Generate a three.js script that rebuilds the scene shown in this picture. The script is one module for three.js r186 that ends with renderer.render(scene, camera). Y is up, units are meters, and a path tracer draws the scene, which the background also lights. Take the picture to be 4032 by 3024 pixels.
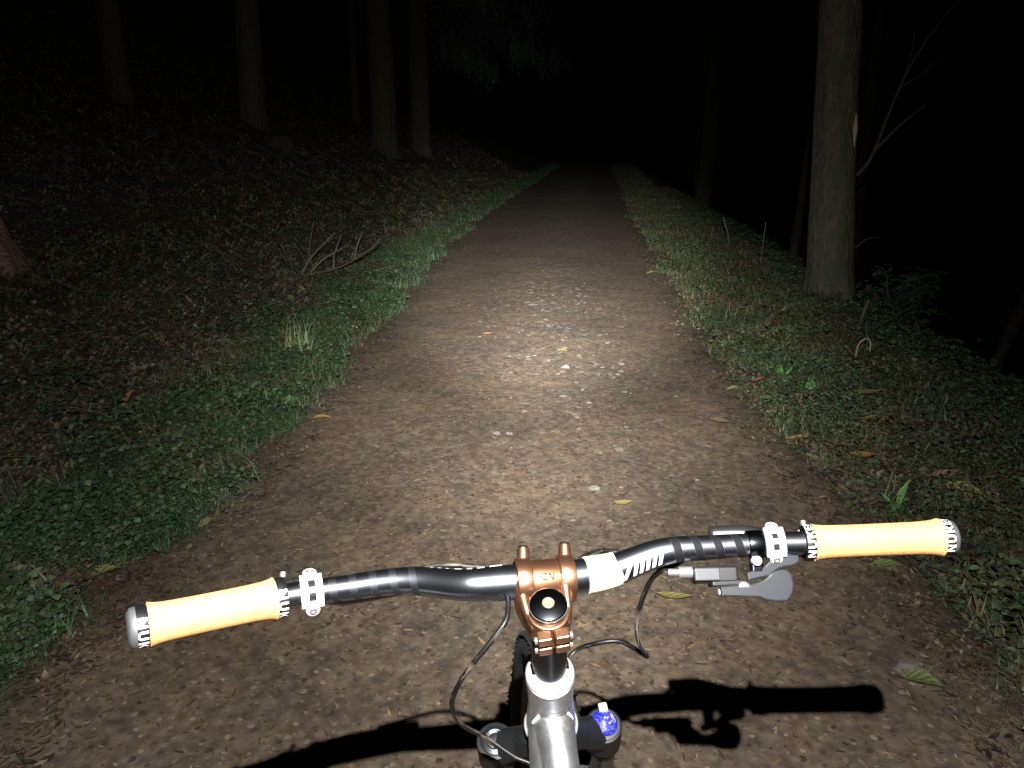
import * as THREE from 'three';
import { ImprovedNoise } from 'three/addons/math/ImprovedNoise.js';
import { mergeGeometries } from 'three/addons/utils/BufferGeometryUtils.js';
import { RoundedBoxGeometry } from 'three/addons/geometries/RoundedBoxGeometry.js';
import { FontLoader } from 'three/addons/loaders/FontLoader.js';
import { TextGeometry } from 'three/addons/geometries/TextGeometry.js';

// ------------------------------------------------------------------ camera, night sky, head lamp, exposure
const scene = new THREE.Scene();
const camera = new THREE.PerspectiveCamera(53.05, 4 / 3, 0.05, 600);
camera.position.set(0, 1.5, 0);
camera.rotation.set(THREE.MathUtils.degToRad(-17.7), 0, 0);

const renderer = new THREE.WebGLRenderer({ antialias: true });
renderer.toneMapping = THREE.LinearToneMapping;
renderer.toneMappingExposure = 1;
renderer.shadowMap.enabled = true;

{ // moonless night sky: almost black, a trace of blue towards the zenith
  const W = 64, H = 32, px = new Float32Array(W * H * 4);
  for (let y = 0; y < H; y++) for (let x = 0; x < W; x++) {
    const up = Math.max(0, (y + 0.5) / H * 2 - 1), i = (y * W + x) * 4, k = 0.00035 + 0.0002 * up;
    px[i] = k * 0.8; px[i + 1] = k * 0.95; px[i + 2] = k * 1.2; px[i + 3] = 1;
  }
  const sky = new THREE.DataTexture(px, W, H, THREE.RGBAFormat, THREE.FloatType);
  sky.mapping = THREE.EquirectangularReflectionMapping; sky.magFilter = THREE.LinearFilter; sky.needsUpdate = true;
  scene.background = sky; scene.environment = sky;
}

// the rider's head lamp, above and a little behind the lens of the camera: a spot beam in ever wider spills
const LAMP_AT = new THREE.Vector3(0.035, 1.88, 0.075);
const BEAMS = [ // candela, half angle, penumbra, degrees below the horizon, degrees to the right, colour
  [540, 14, 1, 11, 2.2, [1, 0.97, 0.92]],
  [118, 22, 1, 15, 1.8, [1, 0.967, 0.915]],
  [50, 30, 1, 20, 1.2, [1, 0.965, 0.91]],
  [26, 32, 1, 9, 0.5, [1, 0.955, 0.88]],
  [24, 66, 1, 33, -2, [1, 0.96, 0.91]],
];


// ------------------------------------------------------------------ helpers
function mulberry(a) { return () => { a = (a + 0x6d2b79f5) | 0; let t = Math.imul(a ^ (a >>> 15), 1 | a); t = (t + Math.imul(t ^ (t >>> 7), 61 | t)) ^ t; return ((t ^ (t >>> 14)) >>> 0) / 4294967296; }; }
const perlin = new ImprovedNoise();
const noise = (x, y, z = 0) => perlin.noise(x, y, z);
const fbm = (x, y, z, n = 4) => { let s = 0, a = 1; for (let i = 0; i < n; i++) { s += a * noise(x, y, z + i * 7.3); x *= 2.03; y *= 2.03; z *= 2.03; a *= 0.5; } return s; };
const V = (x, y, z) => new THREE.Vector3(x, y, z);
const names = {};
const numbered = (n) => { const k = names[n] = (names[n] ?? -1) + 1; return k ? n + '_' + String(k).padStart(3, '0') : n; };
const shade = (o) => { o.castShadow = o.receiveShadow = true; return o; };
function part(name, geo, mat, parent) {
  const g = Array.isArray(geo) ? mergeGeometries(geo.map((x) => { const y = x.index ? x.toNonIndexed() : x; for (const k of Object.keys(y.attributes)) if (!['position', 'normal', 'uv'].includes(k)) y.deleteAttribute(k); return y; })) : geo;
  const m = shade(new THREE.Mesh(g, mat)); m.name = name; parent.add(m); return m;
}
function tag(o, label, category, group) { o.userData.label = label; o.userData.category = category; if (group) o.userData.group = group; return o; }
function thing(name, label, category, pos = [0, 0, 0], turn = 0, group) {
  const g = new THREE.Group(); g.name = numbered(name); g.position.set(...pos); g.rotation.y = turn; scene.add(g); return tag(g, label, category, group);
}
function stuff(name, geo, mat, count, fill, label, category, parent = scene) {
  const m = shade(new THREE.InstancedMesh(geo, mat, count)), o = new THREE.Object3D(), c = new THREE.Color();
  let n = 0;
  for (let tries = 0; n < count && tries < count * 6; tries++) { o.rotation.set(0, 0, 0); o.scale.set(1, 1, 1); if (fill(o, c, n) === false) continue; o.updateMatrix(); m.setMatrixAt(n, o.matrix); m.setColorAt(n, c); n++; }
  m.count = n; m.name = parent === scene ? numbered(name) : name; m.userData.kind = 'stuff'; if (label) m.userData.label = label; if (category) m.userData.category = category; parent.add(m); return m;
}
// a tube along points with a radius per point; v = 0 on the side of `ref`; optional flat(height factor) and dent(radius wobble)
function sweep(points, radii, segs, { ref = V(0, 1, 0), n = 40, squash = 1, dent, caps = true, tension = 0.5, uLen = 0 } = {}) {
  const curve = new THREE.CatmullRomCurve3(points, false, 'catmullrom', tension), pos = [], uv = [], idx = [], t = V(), a = V(), b = V(), p = V();
  const len = curve.getLength();
  for (let i = 0; i <= n; i++) {
    const w = i / n; curve.getPoint(w, p); curve.getTangent(w, t);
    b.crossVectors(t, ref).normalize(); a.crossVectors(b, t).normalize();
    const f = w * (radii.length - 1), k = Math.min(radii.length - 2, Math.floor(f)), q = f - k, r = radii[k] + (radii[k + 1] - radii[k]) * q;
    for (let j = 0; j <= segs; j++) {
      const th = (j % segs) / segs * Math.PI * 2, rr = dent ? r * dent(w, th, p) : r;
      pos.push(p.x + (a.x * Math.cos(th) * squash + b.x * Math.sin(th)) * rr, p.y + (a.y * Math.cos(th) * squash + b.y * Math.sin(th)) * rr, p.z + (a.z * Math.cos(th) * squash + b.z * Math.sin(th)) * rr);
      uv.push(uLen ? w * len / uLen : w, j / segs);
      if (i < n && j < segs) { const c = i * (segs + 1) + j, d = c + segs + 1; idx.push(c, c + 1, d, c + 1, d + 1, d); }
    }
  }
  if (caps) for (const e of [0, n]) {
    const c = pos.length / 3; curve.getPoint(e / n, p); pos.push(p.x, p.y, p.z); uv.push(e / n, 0.5);
    for (let j = 0; j < segs; j++) { const s = e * (segs + 1) + j; if (e) idx.push(c, s, s + 1); else idx.push(c, s + 1, s); }
  }
  const g = new THREE.BufferGeometry();
  g.setAttribute('position', new THREE.Float32BufferAttribute(pos, 3)); g.setAttribute('uv', new THREE.Float32BufferAttribute(uv, 2)); g.setIndex(idx); g.computeVertexNormals();
  { const N = g.attributes.normal; for (let i = 0; i <= n; i++) { const s = i * (segs + 1), e = s + segs, x = N.getX(s) + N.getX(e), y = N.getY(s) + N.getY(e), z = N.getZ(s) + N.getZ(e), l = Math.hypot(x, y, z) || 1; N.setXYZ(s, x / l, y / l, z / l); N.setXYZ(e, x / l, y / l, z / l); } }
  return g;
}
function basis(right, up, at) { // matrix whose y is up and whose x is close to right
  const y = up.clone().normalize(), z = V().crossVectors(right, y).normalize(), x = V().crossVectors(y, z);
  return new THREE.Matrix4().makeBasis(x, y, z).setPosition(at);
}
function lathe(profile, segs, axis, at, right = V(1, 0, 0)) {
  const g = new THREE.LatheGeometry(profile.map(([r, y]) => new THREE.Vector2(Math.max(r, 0.00001), y)), segs);
  const acc = [0]; for (let i = 1; i < profile.length; i++) acc.push(acc[i - 1] + Math.hypot(profile[i][0] - profile[i - 1][0], profile[i][1] - profile[i - 1][1]));
  { const u = g.attributes.uv, n = profile.length; for (let i = 0; i < u.count; i++) u.setY(i, acc[i % n] / (acc[n - 1] || 1)); }
  const r = Math.abs(axis.clone().normalize().dot(right.clone().normalize())) > 0.95 ? V(0, 0, 1) : right;
  return g.applyMatrix4(basis(r, axis, at));
}
const rod = (r, a, b, segs = 16, r2 = r) => { const ax = b.clone().sub(a), l = ax.length(), c = Math.min(r, r2) * 0.12; return lathe([[0, 0], [r - c, 0], [r, c], [r2, l - c], [r2 - c, l], [0, l]], segs, ax, a); };
function box(w, h, d, rad, m) { const g = new RoundedBoxGeometry(w, h, d, 2, rad); return g.applyMatrix4(m); }


// ------------------------------------------------------------------ procedural textures
function texture(size, fn, { srgb = true, h = size } = {}) {
  const d = new Uint8Array(size * h * 4);
  for (let y = 0; y < h; y++) for (let x = 0; x < size; x++) { const c = fn(x / size, y / h), i = (y * size + x) * 4; d[i] = c[0]; d[i + 1] = c[1]; d[i + 2] = c[2]; d[i + 3] = 255; }
  const t = new THREE.DataTexture(d, size, h); t.wrapS = t.wrapT = THREE.RepeatWrapping; t.magFilter = THREE.LinearFilter; if (srgb) t.colorSpace = THREE.SRGBColorSpace; t.needsUpdate = true; return t;
}
function tileNoise(period, seed, pv = period) { // value noise that repeats after `period` cells
  const r = mulberry(seed), g = new Float32Array(period * pv).map(() => r());
  return (u, v) => { const x = u * period, y = v * pv, i = Math.floor(x), j = Math.floor(y), a = x - i, b = y - j, s = a * a * (3 - 2 * a), t = b * b * (3 - 2 * b), q = (m, n) => g[((n % pv + pv) % pv) * period + ((m % period + period) % period)]; return (q(i, j) * (1 - s) + q(i + 1, j) * s) * (1 - t) + (q(i, j + 1) * (1 - s) + q(i + 1, j + 1) * s) * t; };
}
function tileFbm(p, seed, n) { const L = [...Array(n)].map((_, i) => tileNoise(p << i, seed + i * 13)); return (u, v) => { let s = 0, a = 0.5, w = 0; for (const f of L) { s += a * f(u, v); w += a; a *= 0.6; } return s / w; }; }

function speckled(size, seed, base, spread, specks) { // soil: mottled ground colour with crumbs, grit and splinters strewn over it
  const big = tileFbm(4, seed, 5), fine = tileFbm(64, seed + 50, 3), col = new Float32Array(size * size * 3), hgt = new Float32Array(size * size), r = mulberry(seed);
  for (let y = 0; y < size; y++) for (let x = 0; x < size; x++) { const u = x / size, v = y / size, b = big(u, v) - 0.5, f = fine(u, v) - 0.5, i = y * size + x, k = 1 + b * spread + f * 0.7; for (let c = 0; c < 3; c++) col[i * 3 + c] = base[c] * k * (1 + (c - 1) * -0.12 * b); hgt[i] = 0.45 + b * 0.5 + f * 0.45; }
  for (const [count, lo, hi, thin, tones, lift] of specks) for (let k = 0; k < count; k++) {
    const cx = r() * size, cy = r() * size, a = r() * Math.PI, L = lo + (hi - lo) * r() ** 2, w = L * (thin + r() * thin), t = tones[Math.floor(r() * tones.length)], br = 0.75 + r() * 0.5, ca = Math.cos(a), sa = Math.sin(a), R = Math.ceil(L);
    for (let y = -R; y <= R; y++) for (let x = -R; x <= R; x++) { const p = (x * ca + y * sa) / L, q = (-x * sa + y * ca) / w, e = p * p + q * q; if (e > 1) continue; const i = ((Math.floor(cy + y) % size + size) % size) * size + ((Math.floor(cx + x) % size + size) % size), m = Math.min(1, (1 - e) * 3) * 0.9; for (let c = 0; c < 3; c++) col[i * 3 + c] += (t[c] * br - col[i * 3 + c]) * m; hgt[i] += lift * (1 - e); }
  }
  const at = (u, v) => Math.floor(v * size) * size + Math.floor(u * size), cl = (x) => Math.max(0, Math.min(255, x));
  return [texture(size, (u, v) => { const i = at(u, v) * 3; return [cl(col[i]), cl(col[i + 1]), cl(col[i + 2])]; }), texture(size, (u, v) => { const h = cl(hgt[at(u, v)] * 255); return [h, h, h]; }, { srgb: false })];
}
const [soilMap, soilBump] = speckled(1024, 11, [103, 91, 78], 0.38, [
  [2600, 2, 6, 0.7, [[128, 114, 96], [90, 76, 61], [72, 60, 48], [118, 108, 97]], 0.12],
  [520, 3, 8, 0.45, [[116, 104, 90], [86, 73, 60], [106, 93, 78], [120, 110, 97]], 0.2],
  [900, 4, 13, 0.12, [[150, 124, 86], [84, 60, 40], [128, 100, 66], [60, 46, 34]], 0.1],
]);
const [humusMap, humusBump] = speckled(1024, 29, [62, 50, 36], 0.9, [
  [2600, 4, 13, 0.5, [[84, 62, 42], [58, 44, 30], [70, 64, 40], [40, 32, 24], [92, 74, 50]], 0.3],
  [800, 6, 20, 0.1, [[104, 84, 56], [50, 38, 26], [82, 66, 46]], 0.2],
]);
function barkMaps(seed, lo, hi, moss) {
  const a = tileFbm(4, seed, 4), b = tileFbm(16, seed + 3, 3), ridge = tileNoise(24, seed + 9, 4), ridge2 = tileNoise(24, seed + 11, 3), S = 512, hgt = (u, v) => { const w = a(u, v) * 0.25, x = ridge(u + w, v), y = Math.abs(ridge2(u + w * 0.6, v) - 0.5) * 2; return 0.34 * y + 0.24 * x + 0.6 * (b(u, v) - 0.4); };
  return [texture(S, (u, v) => { const h = Math.min(1, Math.max(0, hgt(u, v))), m = Math.max(0, (a(u, v) - 0.52) * 4) * moss, g = 0.85 + 0.3 * b(v, u); return [0, 1, 2].map((c) => { let x = (lo[c] + (hi[c] - lo[c]) * (h * 0.6 + a(v, u) * 0.42)) * g; x += ([62, 70, 46][c] - x) * Math.min(0.75, m); return Math.max(0, Math.min(255, x)); }); }), texture(S, (u, v) => { const h = Math.max(0, Math.min(255, hgt(u, v) * 255)); return [h, h, h]; }, { srgb: false })];
}
const std = (o) => new THREE.MeshStandardMaterial(o);
const M = {
  soil: std({ map: soilMap, bumpMap: soilBump, bumpScale: 0.006, roughness: 0.88, vertexColors: true }),
  humus: std({ map: humusMap, bumpMap: humusBump, bumpScale: 0.02, roughness: 0.95, vertexColors: true }),
  leaf: std({ color: 0xffffff, roughness: 0.5, side: THREE.DoubleSide }),
  dryLeaf: std({ color: 0xffffff, roughness: 0.75, side: THREE.DoubleSide }),
  stone: std({ color: 0xffffff, roughness: 0.85, flatShading: true }),
  twig: std({ color: 0xffffff, roughness: 0.9 }),
};
{ const [m, b] = barkMaps(5, [60, 56, 48], [96, 90, 77], 1.0); M.bark = std({ map: m, bumpMap: b, bumpScale: 0.022, roughness: 0.92 }); }
{ const [m, b] = barkMaps(23, [26, 24, 20], [56, 50, 40], 0.5); M.bark3 = std({ map: m, bumpMap: b, bumpScale: 0.02, roughness: 0.95 }); }
{ const [m, b] = barkMaps(17, [54, 49, 41], [104, 95, 80], 0.6); M.bark2 = std({ map: m, bumpMap: b, bumpScale: 0.025, roughness: 0.92 }); }

// ------------------------------------------------------------------ terrain: a path, a bank on the left, a slope falling away on the right
// path centre line and half width by distance ahead (metres)
const CL = [[-8, 0], [0, 0], [1.7, 0.0], [2.9, 0.06], [4.5, 0.1], [5.6, 0.15], [7.35, 0.26], [8.65, 0.34], [10.9, 0.5], [14.7, 0.8], [20.5, 1.4], [29.7, 2.45], [44.6, 4.05], [160, 17]];
const HW = [[-8, 1.53], [2.2, 1.53], [3.6, 1.42], [5, 1.38], [7.4, 1.46], [10.9, 1.55], [15, 1.62], [160, 1.62]];
const lerpTable = (T, d) => { let i = 1; while (i < T.length - 1 && d > T[i][0]) i++; const [a, p] = T[i - 1], [b, q] = T[i]; return p + (q - p) * Math.min(1, Math.max(0, (d - a) / (b - a))); };
const smooth = (a, b, x) => { const t = Math.min(1, Math.max(0, (x - a) / (b - a))); return t * t * (3 - 2 * t); };
const softplus = (x, k) => Math.log(1 + Math.exp(x / k)) * k;
const centre = (d) => lerpTable(CL, d), half = (d) => lerpTable(HW, d);
// signed distance outside the path: u < 0 inside, side -1 left, +1 right
function across(x, z) { const d = -z, s = x - centre(d); return { side: s < 0 ? -1 : 1, u: Math.abs(s) - half(d), s: s / half(d) }; }
function baseHeight(x, z) {
  const { side, u, s } = across(x, z);
  if (u < 0) return 0.02 * (1 - s * s) - 0.015 * Math.exp(-(((Math.abs(s) - 0.55) / 0.2) ** 2));
  const lip = 0.03 * smooth(0, 0.3, u);
  if (side < 0) return lip + 0.55 * softplus(Math.min(u, 9) - 0.75, 0.18) + 0.1 * softplus(u - 9, 0.5);
  return lip - 0.62 * softplus(Math.min(u, 8) - 1.55, 0.2);
}
const height = (x, z) => {
  const { u } = across(x, z), k = smooth(-0.1, 1.2, u);
  return baseHeight(x, z) + (fbm(x * 1.1, z * 1.1, 3.1, 3) * 0.05 + fbm(x * 5, z * 5, 8.2, 2) * 0.012) * (0.25 + 0.75 * k) + (u > 2 ? noise(x * 0.3, z * 0.3, 5) * 0.25 * smooth(2, 5, u) : 0);
};
function sheet(rows, cols, at) { // rows × cols grid of points
  const pos = [], uv = [], col = [], idx = [];
  rows.forEach((d, i) => cols.forEach((s, j) => { const p = at(d, s); pos.push(p.x, p.y, p.z); uv.push(p.x / 1.7, p.z / 1.7); col.push(...p.c); if (i && j) { const n = cols.length, c = i * n + j; idx.push(c - n - 1, c - n, c, c - n - 1, c, c - 1); } }));
  const g = new THREE.BufferGeometry(); g.setAttribute('position', new THREE.Float32BufferAttribute(pos, 3)); g.setAttribute('uv', new THREE.Float32BufferAttribute(uv, 2)); g.setAttribute('color', new THREE.Float32BufferAttribute(col, 3)); g.setIndex(idx); g.computeVertexNormals();
  if (g.attributes.normal.getY(Math.floor(pos.length / 6)) < 0) { const a = g.index.array; for (let i = 0; i < a.length; i += 3) { const t = a[i]; a[i] = a[i + 1]; a[i + 1] = t; } g.computeVertexNormals(); }
  return g;
}
const rows = []; for (let d = -3; d < 150; d += d < 1 ? 0.15 : d < 10 ? 0.035 : 0.05 + d * 0.02) rows.push(d);
{ // path surface
  const cols = []; for (let s = -1.12; s <= 1.121; s += 0.02) cols.push(s);
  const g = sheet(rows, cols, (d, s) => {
    const x = centre(d) + s * half(d), z = -d, y = baseHeight(centre(d) + Math.max(-1, Math.min(1, s)) * half(d), z) + fbm(x * 1.3, z * 1.3, 1, 3) * 0.006 + fbm(x * 9, z * 9, 4, 2) * 0.0032 * (1 + Math.exp(-(((s - 0.1) / 0.3) ** 2)));
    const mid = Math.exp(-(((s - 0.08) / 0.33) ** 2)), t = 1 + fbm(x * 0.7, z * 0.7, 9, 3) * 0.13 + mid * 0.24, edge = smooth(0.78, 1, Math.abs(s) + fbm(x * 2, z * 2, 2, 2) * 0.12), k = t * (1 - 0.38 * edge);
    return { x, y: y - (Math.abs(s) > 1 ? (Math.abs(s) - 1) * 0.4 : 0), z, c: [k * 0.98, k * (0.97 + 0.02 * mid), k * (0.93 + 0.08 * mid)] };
  });
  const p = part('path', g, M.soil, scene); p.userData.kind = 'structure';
}
{ // forest floor, one sheet under and beyond the path
  const cols = []; for (let s = -70; s <= 70.01; s += Math.abs(s) < 3.2 ? 0.05 : 0.1 + Math.abs(s) * 0.05) cols.push(s);
  const g = sheet([-6, ...rows.filter((d, i) => i % 2 === 0)], cols, (d, s) => {
    const x = centre(d) + s, z = -d, { u } = across(x, z), k = 0.9 + fbm(x * 0.8, z * 0.8, 6, 3) * 0.3;
    return { x, y: height(x, z) - 0.09 * (1 - smooth(-0.2, 0.04, u + fbm(x * 2.4, z * 2.4, 7, 2) * 0.09)), z, c: [k, k * 0.98, k * 0.95] };
  });
  const p = part('forest_floor', g, M.humus, scene); p.userData.kind = 'structure';
}
const topOf = (x, z) => { const { u, s } = across(x, z); return u < 0 ? baseHeight(x, z) + fbm(x * 1.3, z * 1.3, 1, 3) * 0.006 : height(x, z); };

// ------------------------------------------------------------------ leaves, litter, grit
function leafGeo(len, wid, fold, curl, n = 4, tip = 1) { // pointed leaf lying along +x, folded on its midrib
  const pos = [], uv = [], idx = [];
  for (let i = 0; i <= n; i++) { const t = i / n, w = wid / 2 * Math.sin(Math.PI * Math.min(1, t * 0.96 + 0.02) ** tip), x = (t - 0.5) * len, y = curl * (t - 0.5) ** 2 * 4; for (const e of [-1, 0, 1]) { pos.push(x, y + Math.abs(e) * fold * w, e * w); uv.push(t, (e + 1) / 2); } if (i) { const c = i * 3, b = c - 3; for (const k of [0, 1]) idx.push(b + k, b + k + 1, c + k, b + k + 1, c + k + 1, c + k); } }
  const g = new THREE.BufferGeometry(); g.setAttribute('position', new THREE.Float32BufferAttribute(pos, 3)); g.setAttribute('uv', new THREE.Float32BufferAttribute(uv, 2)); g.setIndex(idx); g.computeVertexNormals(); return g;
}
function bladeGeo(h, w, lean, n = 3) { const pos = [], uv = [], idx = []; for (let i = 0; i <= n; i++) { const t = i / n, k = w / 2 * (1 - t * 0.92); for (const e of [-1, 1]) { pos.push(lean * t * t, h * t * (1 - 0.25 * t * t * Math.min(1, lean / h)), e * k); uv.push(t, (e + 1) / 2); } if (i) { const c = i * 2; idx.push(c - 2, c - 1, c, c - 1, c + 1, c); } } const g = new THREE.BufferGeometry(); g.setAttribute('position', new THREE.Float32BufferAttribute(pos, 3)); g.setAttribute('uv', new THREE.Float32BufferAttribute(uv, 2)); g.setIndex(idx); g.computeVertexNormals(); return g; }
const turned = (g, x, y, z, ry, rz, rx = 0, s = 1) => g.applyMatrix4(new THREE.Matrix4().compose(V(x, y, z), new THREE.Quaternion().setFromEuler(new THREE.Euler(rx, ry, rz, 'YXZ')), V(s, s, s)));
function herbClump(seed, n, R, size) { const r = mulberry(seed), L = []; for (let i = 0; i < n; i++) { const a = r() * 6.283, q = Math.sqrt(r()) * R, s = size * (0.6 + r() * 0.7); L.push(turned(leafGeo(s, s * (0.6 + r() * 0.35), 0.25, -s * 0.12, 3, 0.8), Math.cos(a) * q, 0.015 + r() * 0.05, Math.sin(a) * q, r() * 6.283, (r() - 0.4) * 0.9, (r() - 0.5) * 0.8)); } return mergeGeometries(L); }
function grassClump(seed, n, R, hgt, w = 0.005) { const r = mulberry(seed), L = []; for (let i = 0; i < n; i++) { const a = r() * 6.283, q = Math.sqrt(r()) * R, h = hgt * (0.5 + r() * 0.8); L.push(turned(bladeGeo(h, w * (0.7 + r() * 0.7), h * (0.2 + r() * 0.9)), Math.cos(a) * q, -0.005, Math.sin(a) * q, r() * 6.283, 0)); } return mergeGeometries(L); }
const pick = (r, A) => A[Math.floor(r() * A.length)];
const dist = (r, a, b) => a * (b / a) ** r();
const GREENS = [[0.05, 0.105, 0.045], [0.062, 0.12, 0.052], [0.08, 0.13, 0.06], [0.038, 0.084, 0.042], [0.1, 0.15, 0.085], [0.075, 0.1, 0.044]];
const BROWNS = [[0.075, 0.048, 0.029], [0.1, 0.068, 0.042], [0.05, 0.036, 0.024], [0.125, 0.095, 0.058], [0.065, 0.057, 0.033], [0.085, 0.05, 0.032], [0.15, 0.125, 0.078], [0.04, 0.031, 0.021]];
const tint = (c, t, r, v = 0.35) => { const k = 1 - v + r() * 2 * v; c.setRGB(t[0] * k, t[1] * k, t[2] * k); };
const beside = (o, side, d, u, lift = 0) => { const x = centre(d) + side * (half(d) + u), z = -d; o.position.set(x, topOf(x, z) + lift, z); return [x, z]; };

// green verge on the left, mixed verge on the right
function verge(side, umax, herbs, grasses, seed) {
  const r = mulberry(seed); let dry = 0; const olive = (c) => { if (side > 0) c.setRGB(c.r * 1.1, c.g * 0.97, c.b * 0.98); };
  const spot = (o) => { const d = dist(r, 1.1, 46), u = -0.05 + r() ** 1.15 * umax * (1.1 - 0.45 * smooth(6, 18, d)) + fbm(d * 0.8, side * 9, 3, 2) * 0.14, [x, z] = beside(o, side, d, u, -0.004), patch = fbm(x * 4.1, z * 4.1, 60, 2) * 0.6 + fbm(x * 1.6, z * 1.6, 20 + side, 3) + 0.25 - Math.max(0, u - umax * 0.6) * 0.9 + (side < 0 ? 0.22 : -0.06) - (u < 0.05 ? 0.25 : 0); if (r() > 0.1 + patch * 1.5) return null; if (d > 9 && r() < smooth(8, 24, d) * 0.65) return null; dry = fbm(x * 1.3, z * 1.3, 33, 2) + (side > 0 ? 0.12 + u * 0.18 : -0.1 + u * 0.3); return (0.6 + r() ** 2 * 1.0) * (1 + fbm(x * 2.3, z * 2.3, 71, 2) * 0.5) + Math.min(0.8, d * 0.02); };
  stuff('ground_ivy', herbClump(seed + 1, 20, 0.085, side < 0 ? 0.017 : 0.016), M.leaf, herbs, (o, c) => { const s = spot(o); if (s === null) return false; o.rotation.y = r() * 6.283; o.scale.setScalar(s); tint(c, r() < 0.16 + dry * 0.7 ? pick(r, [[0.13, 0.12, 0.05], [0.085, 0.072, 0.042], [0.1, 0.092, 0.05]]) : pick(r, GREENS), r, 0.5); olive(c); }, side < 0 ? 'low dark green herbs in a dense strip along the left path edge' : 'low green herbs mixed with fallen leaves on the right path edge', 'ground cover');
  stuff('grass', grassClump(seed + 2, 24, 0.08, side < 0 ? 0.06 : 0.045, 0.0038), M.leaf, grasses, (o, c) => { const s = spot(o); if (s === null) return false; o.rotation.y = r() * 6.283; o.rotation.x = (r() - 0.5) * 0.9; o.scale.set(s * 1.2, s * (0.5 + r() * 0.6), s * 1.2); tint(c, r() < (side < 0 ? 0.1 : 0.3) + dry * 0.7 ? pick(r, [[0.17, 0.16, 0.085], [0.13, 0.125, 0.06], [0.115, 0.102, 0.058]]) : pick(r, GREENS), r); olive(c); }, side < 0 ? 'short green grass growing along the left path edge' : 'short green grass growing along the right path edge', 'grass');
}
verge(-1, 0.6, 8500, 17000, 101);
verge(1, 1.55, 8000, 17000, 202);

{ // long bent grass here and there
  const r = mulberry(55);
  stuff('long_grass', grassClump(56, 8, 0.05, 0.15, 0.0045), M.leaf, 260, (o, c) => { const s = r() < 0.5 ? -1 : 1, d = dist(r, 1.4, 16), u = 0.02 + r() * (s < 0 ? 0.7 : 1.5); beside(o, s, d, u, -0.005); o.rotation.set((r() - 0.5) * 0.5, r() * 6.283, (r() - 0.5) * 0.5); o.scale.setScalar(0.6 + r() * 0.7); tint(c, pick(r, [...GREENS, [0.16, 0.15, 0.07]]), r); }, 'single tufts of longer bent grass standing in the verges', 'grass');
}
const litterGeo = mergeGeometries([turned(leafGeo(0.06, 0.034, 0.35, 0.012), 0, 0.006, 0, 0, 0.1), turned(leafGeo(0.05, 0.026, 0.5, -0.012), 0.045, 0.012, 0.035, 2.2, -0.3), turned(leafGeo(0.045, 0.03, 0.2, 0.01), -0.04, 0.004, 0.045, 4.1, 0.25, 0.3), turned(leafGeo(0.07, 0.008, 0.2, 0.008, 3), 0.01, 0.01, -0.05, 0.7, 0.1)]);
{
  const r = mulberry(77);
  stuff('leaf_litter', litterGeo, M.dryLeaf, 60000, (o, c) => { const d = dist(r, 1.3, 34), u = 0.05 + r() ** 1.3 * (1.5 + d * 0.55); beside(o, -1, d, u, 0.002 + r() * 0.015); o.rotation.set((r() - 0.5) * 0.9, r() * 6.283, (r() - 0.5) * 0.9 + 0.3); o.scale.setScalar(0.32 + r() * 0.55 + d * 0.016); tint(c, r() < 0.2 ? pick(r, GREENS) : pick(r, BROWNS), r, 0.5); }, 'brown leaf litter covering the left bank', 'leaf litter');
  stuff('leaf_litter', litterGeo, M.dryLeaf, 26000, (o, c) => { const d = dist(r, 1.2, 26), u = -0.08 + r() ** 1.1 * (1.7 + d * 0.18); beside(o, 1, d, u, 0.002); o.rotation.set((r() - 0.5) * 0.7, r() * 6.283, (r() - 0.5) * 0.7); o.position.y += 0.012 * r(); o.scale.setScalar(0.3 + r() * 0.5 + d * 0.018); tint(c, r() < 0.35 ? pick(r, GREENS) : pick(r, BROWNS), r, 0.45); }, 'brown leaf litter on the right verge and slope', 'leaf litter');
  stuff('bank_herbs', herbClump(31, 16, 0.1, 0.024), M.leaf, 2000, (o, c) => { const d = dist(r, 2, 34), u = 0.6 + r() ** 1.2 * (1.5 + d * 0.5), [x, z] = beside(o, -1, d, u, 0); if (fbm(x * 0.9, z * 0.9, 41, 2) < 0.02) return false; o.rotation.y = r() * 6.283; o.scale.setScalar(0.7 + r() * 0.8 + d * 0.015); tint(c, pick(r, GREENS), r); }, 'scattered dark green herbs growing through the litter on the left bank', 'ground cover');
  stuff('slope_herbs', herbClump(33, 22, 0.14, 0.026), M.leaf, 3600, (o, c) => { const d = dist(r, 2.4, 22), u = 1.2 + r() * (1 + d * 0.25); beside(o, 1, d, u, 0.02); o.rotation.y = r() * 6.283; o.scale.setScalar(0.7 + r() * 0.9); tint(c, pick(r, GREENS), r); }, 'taller dark green herbs where the right verge drops away', 'ground cover');
}
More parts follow.
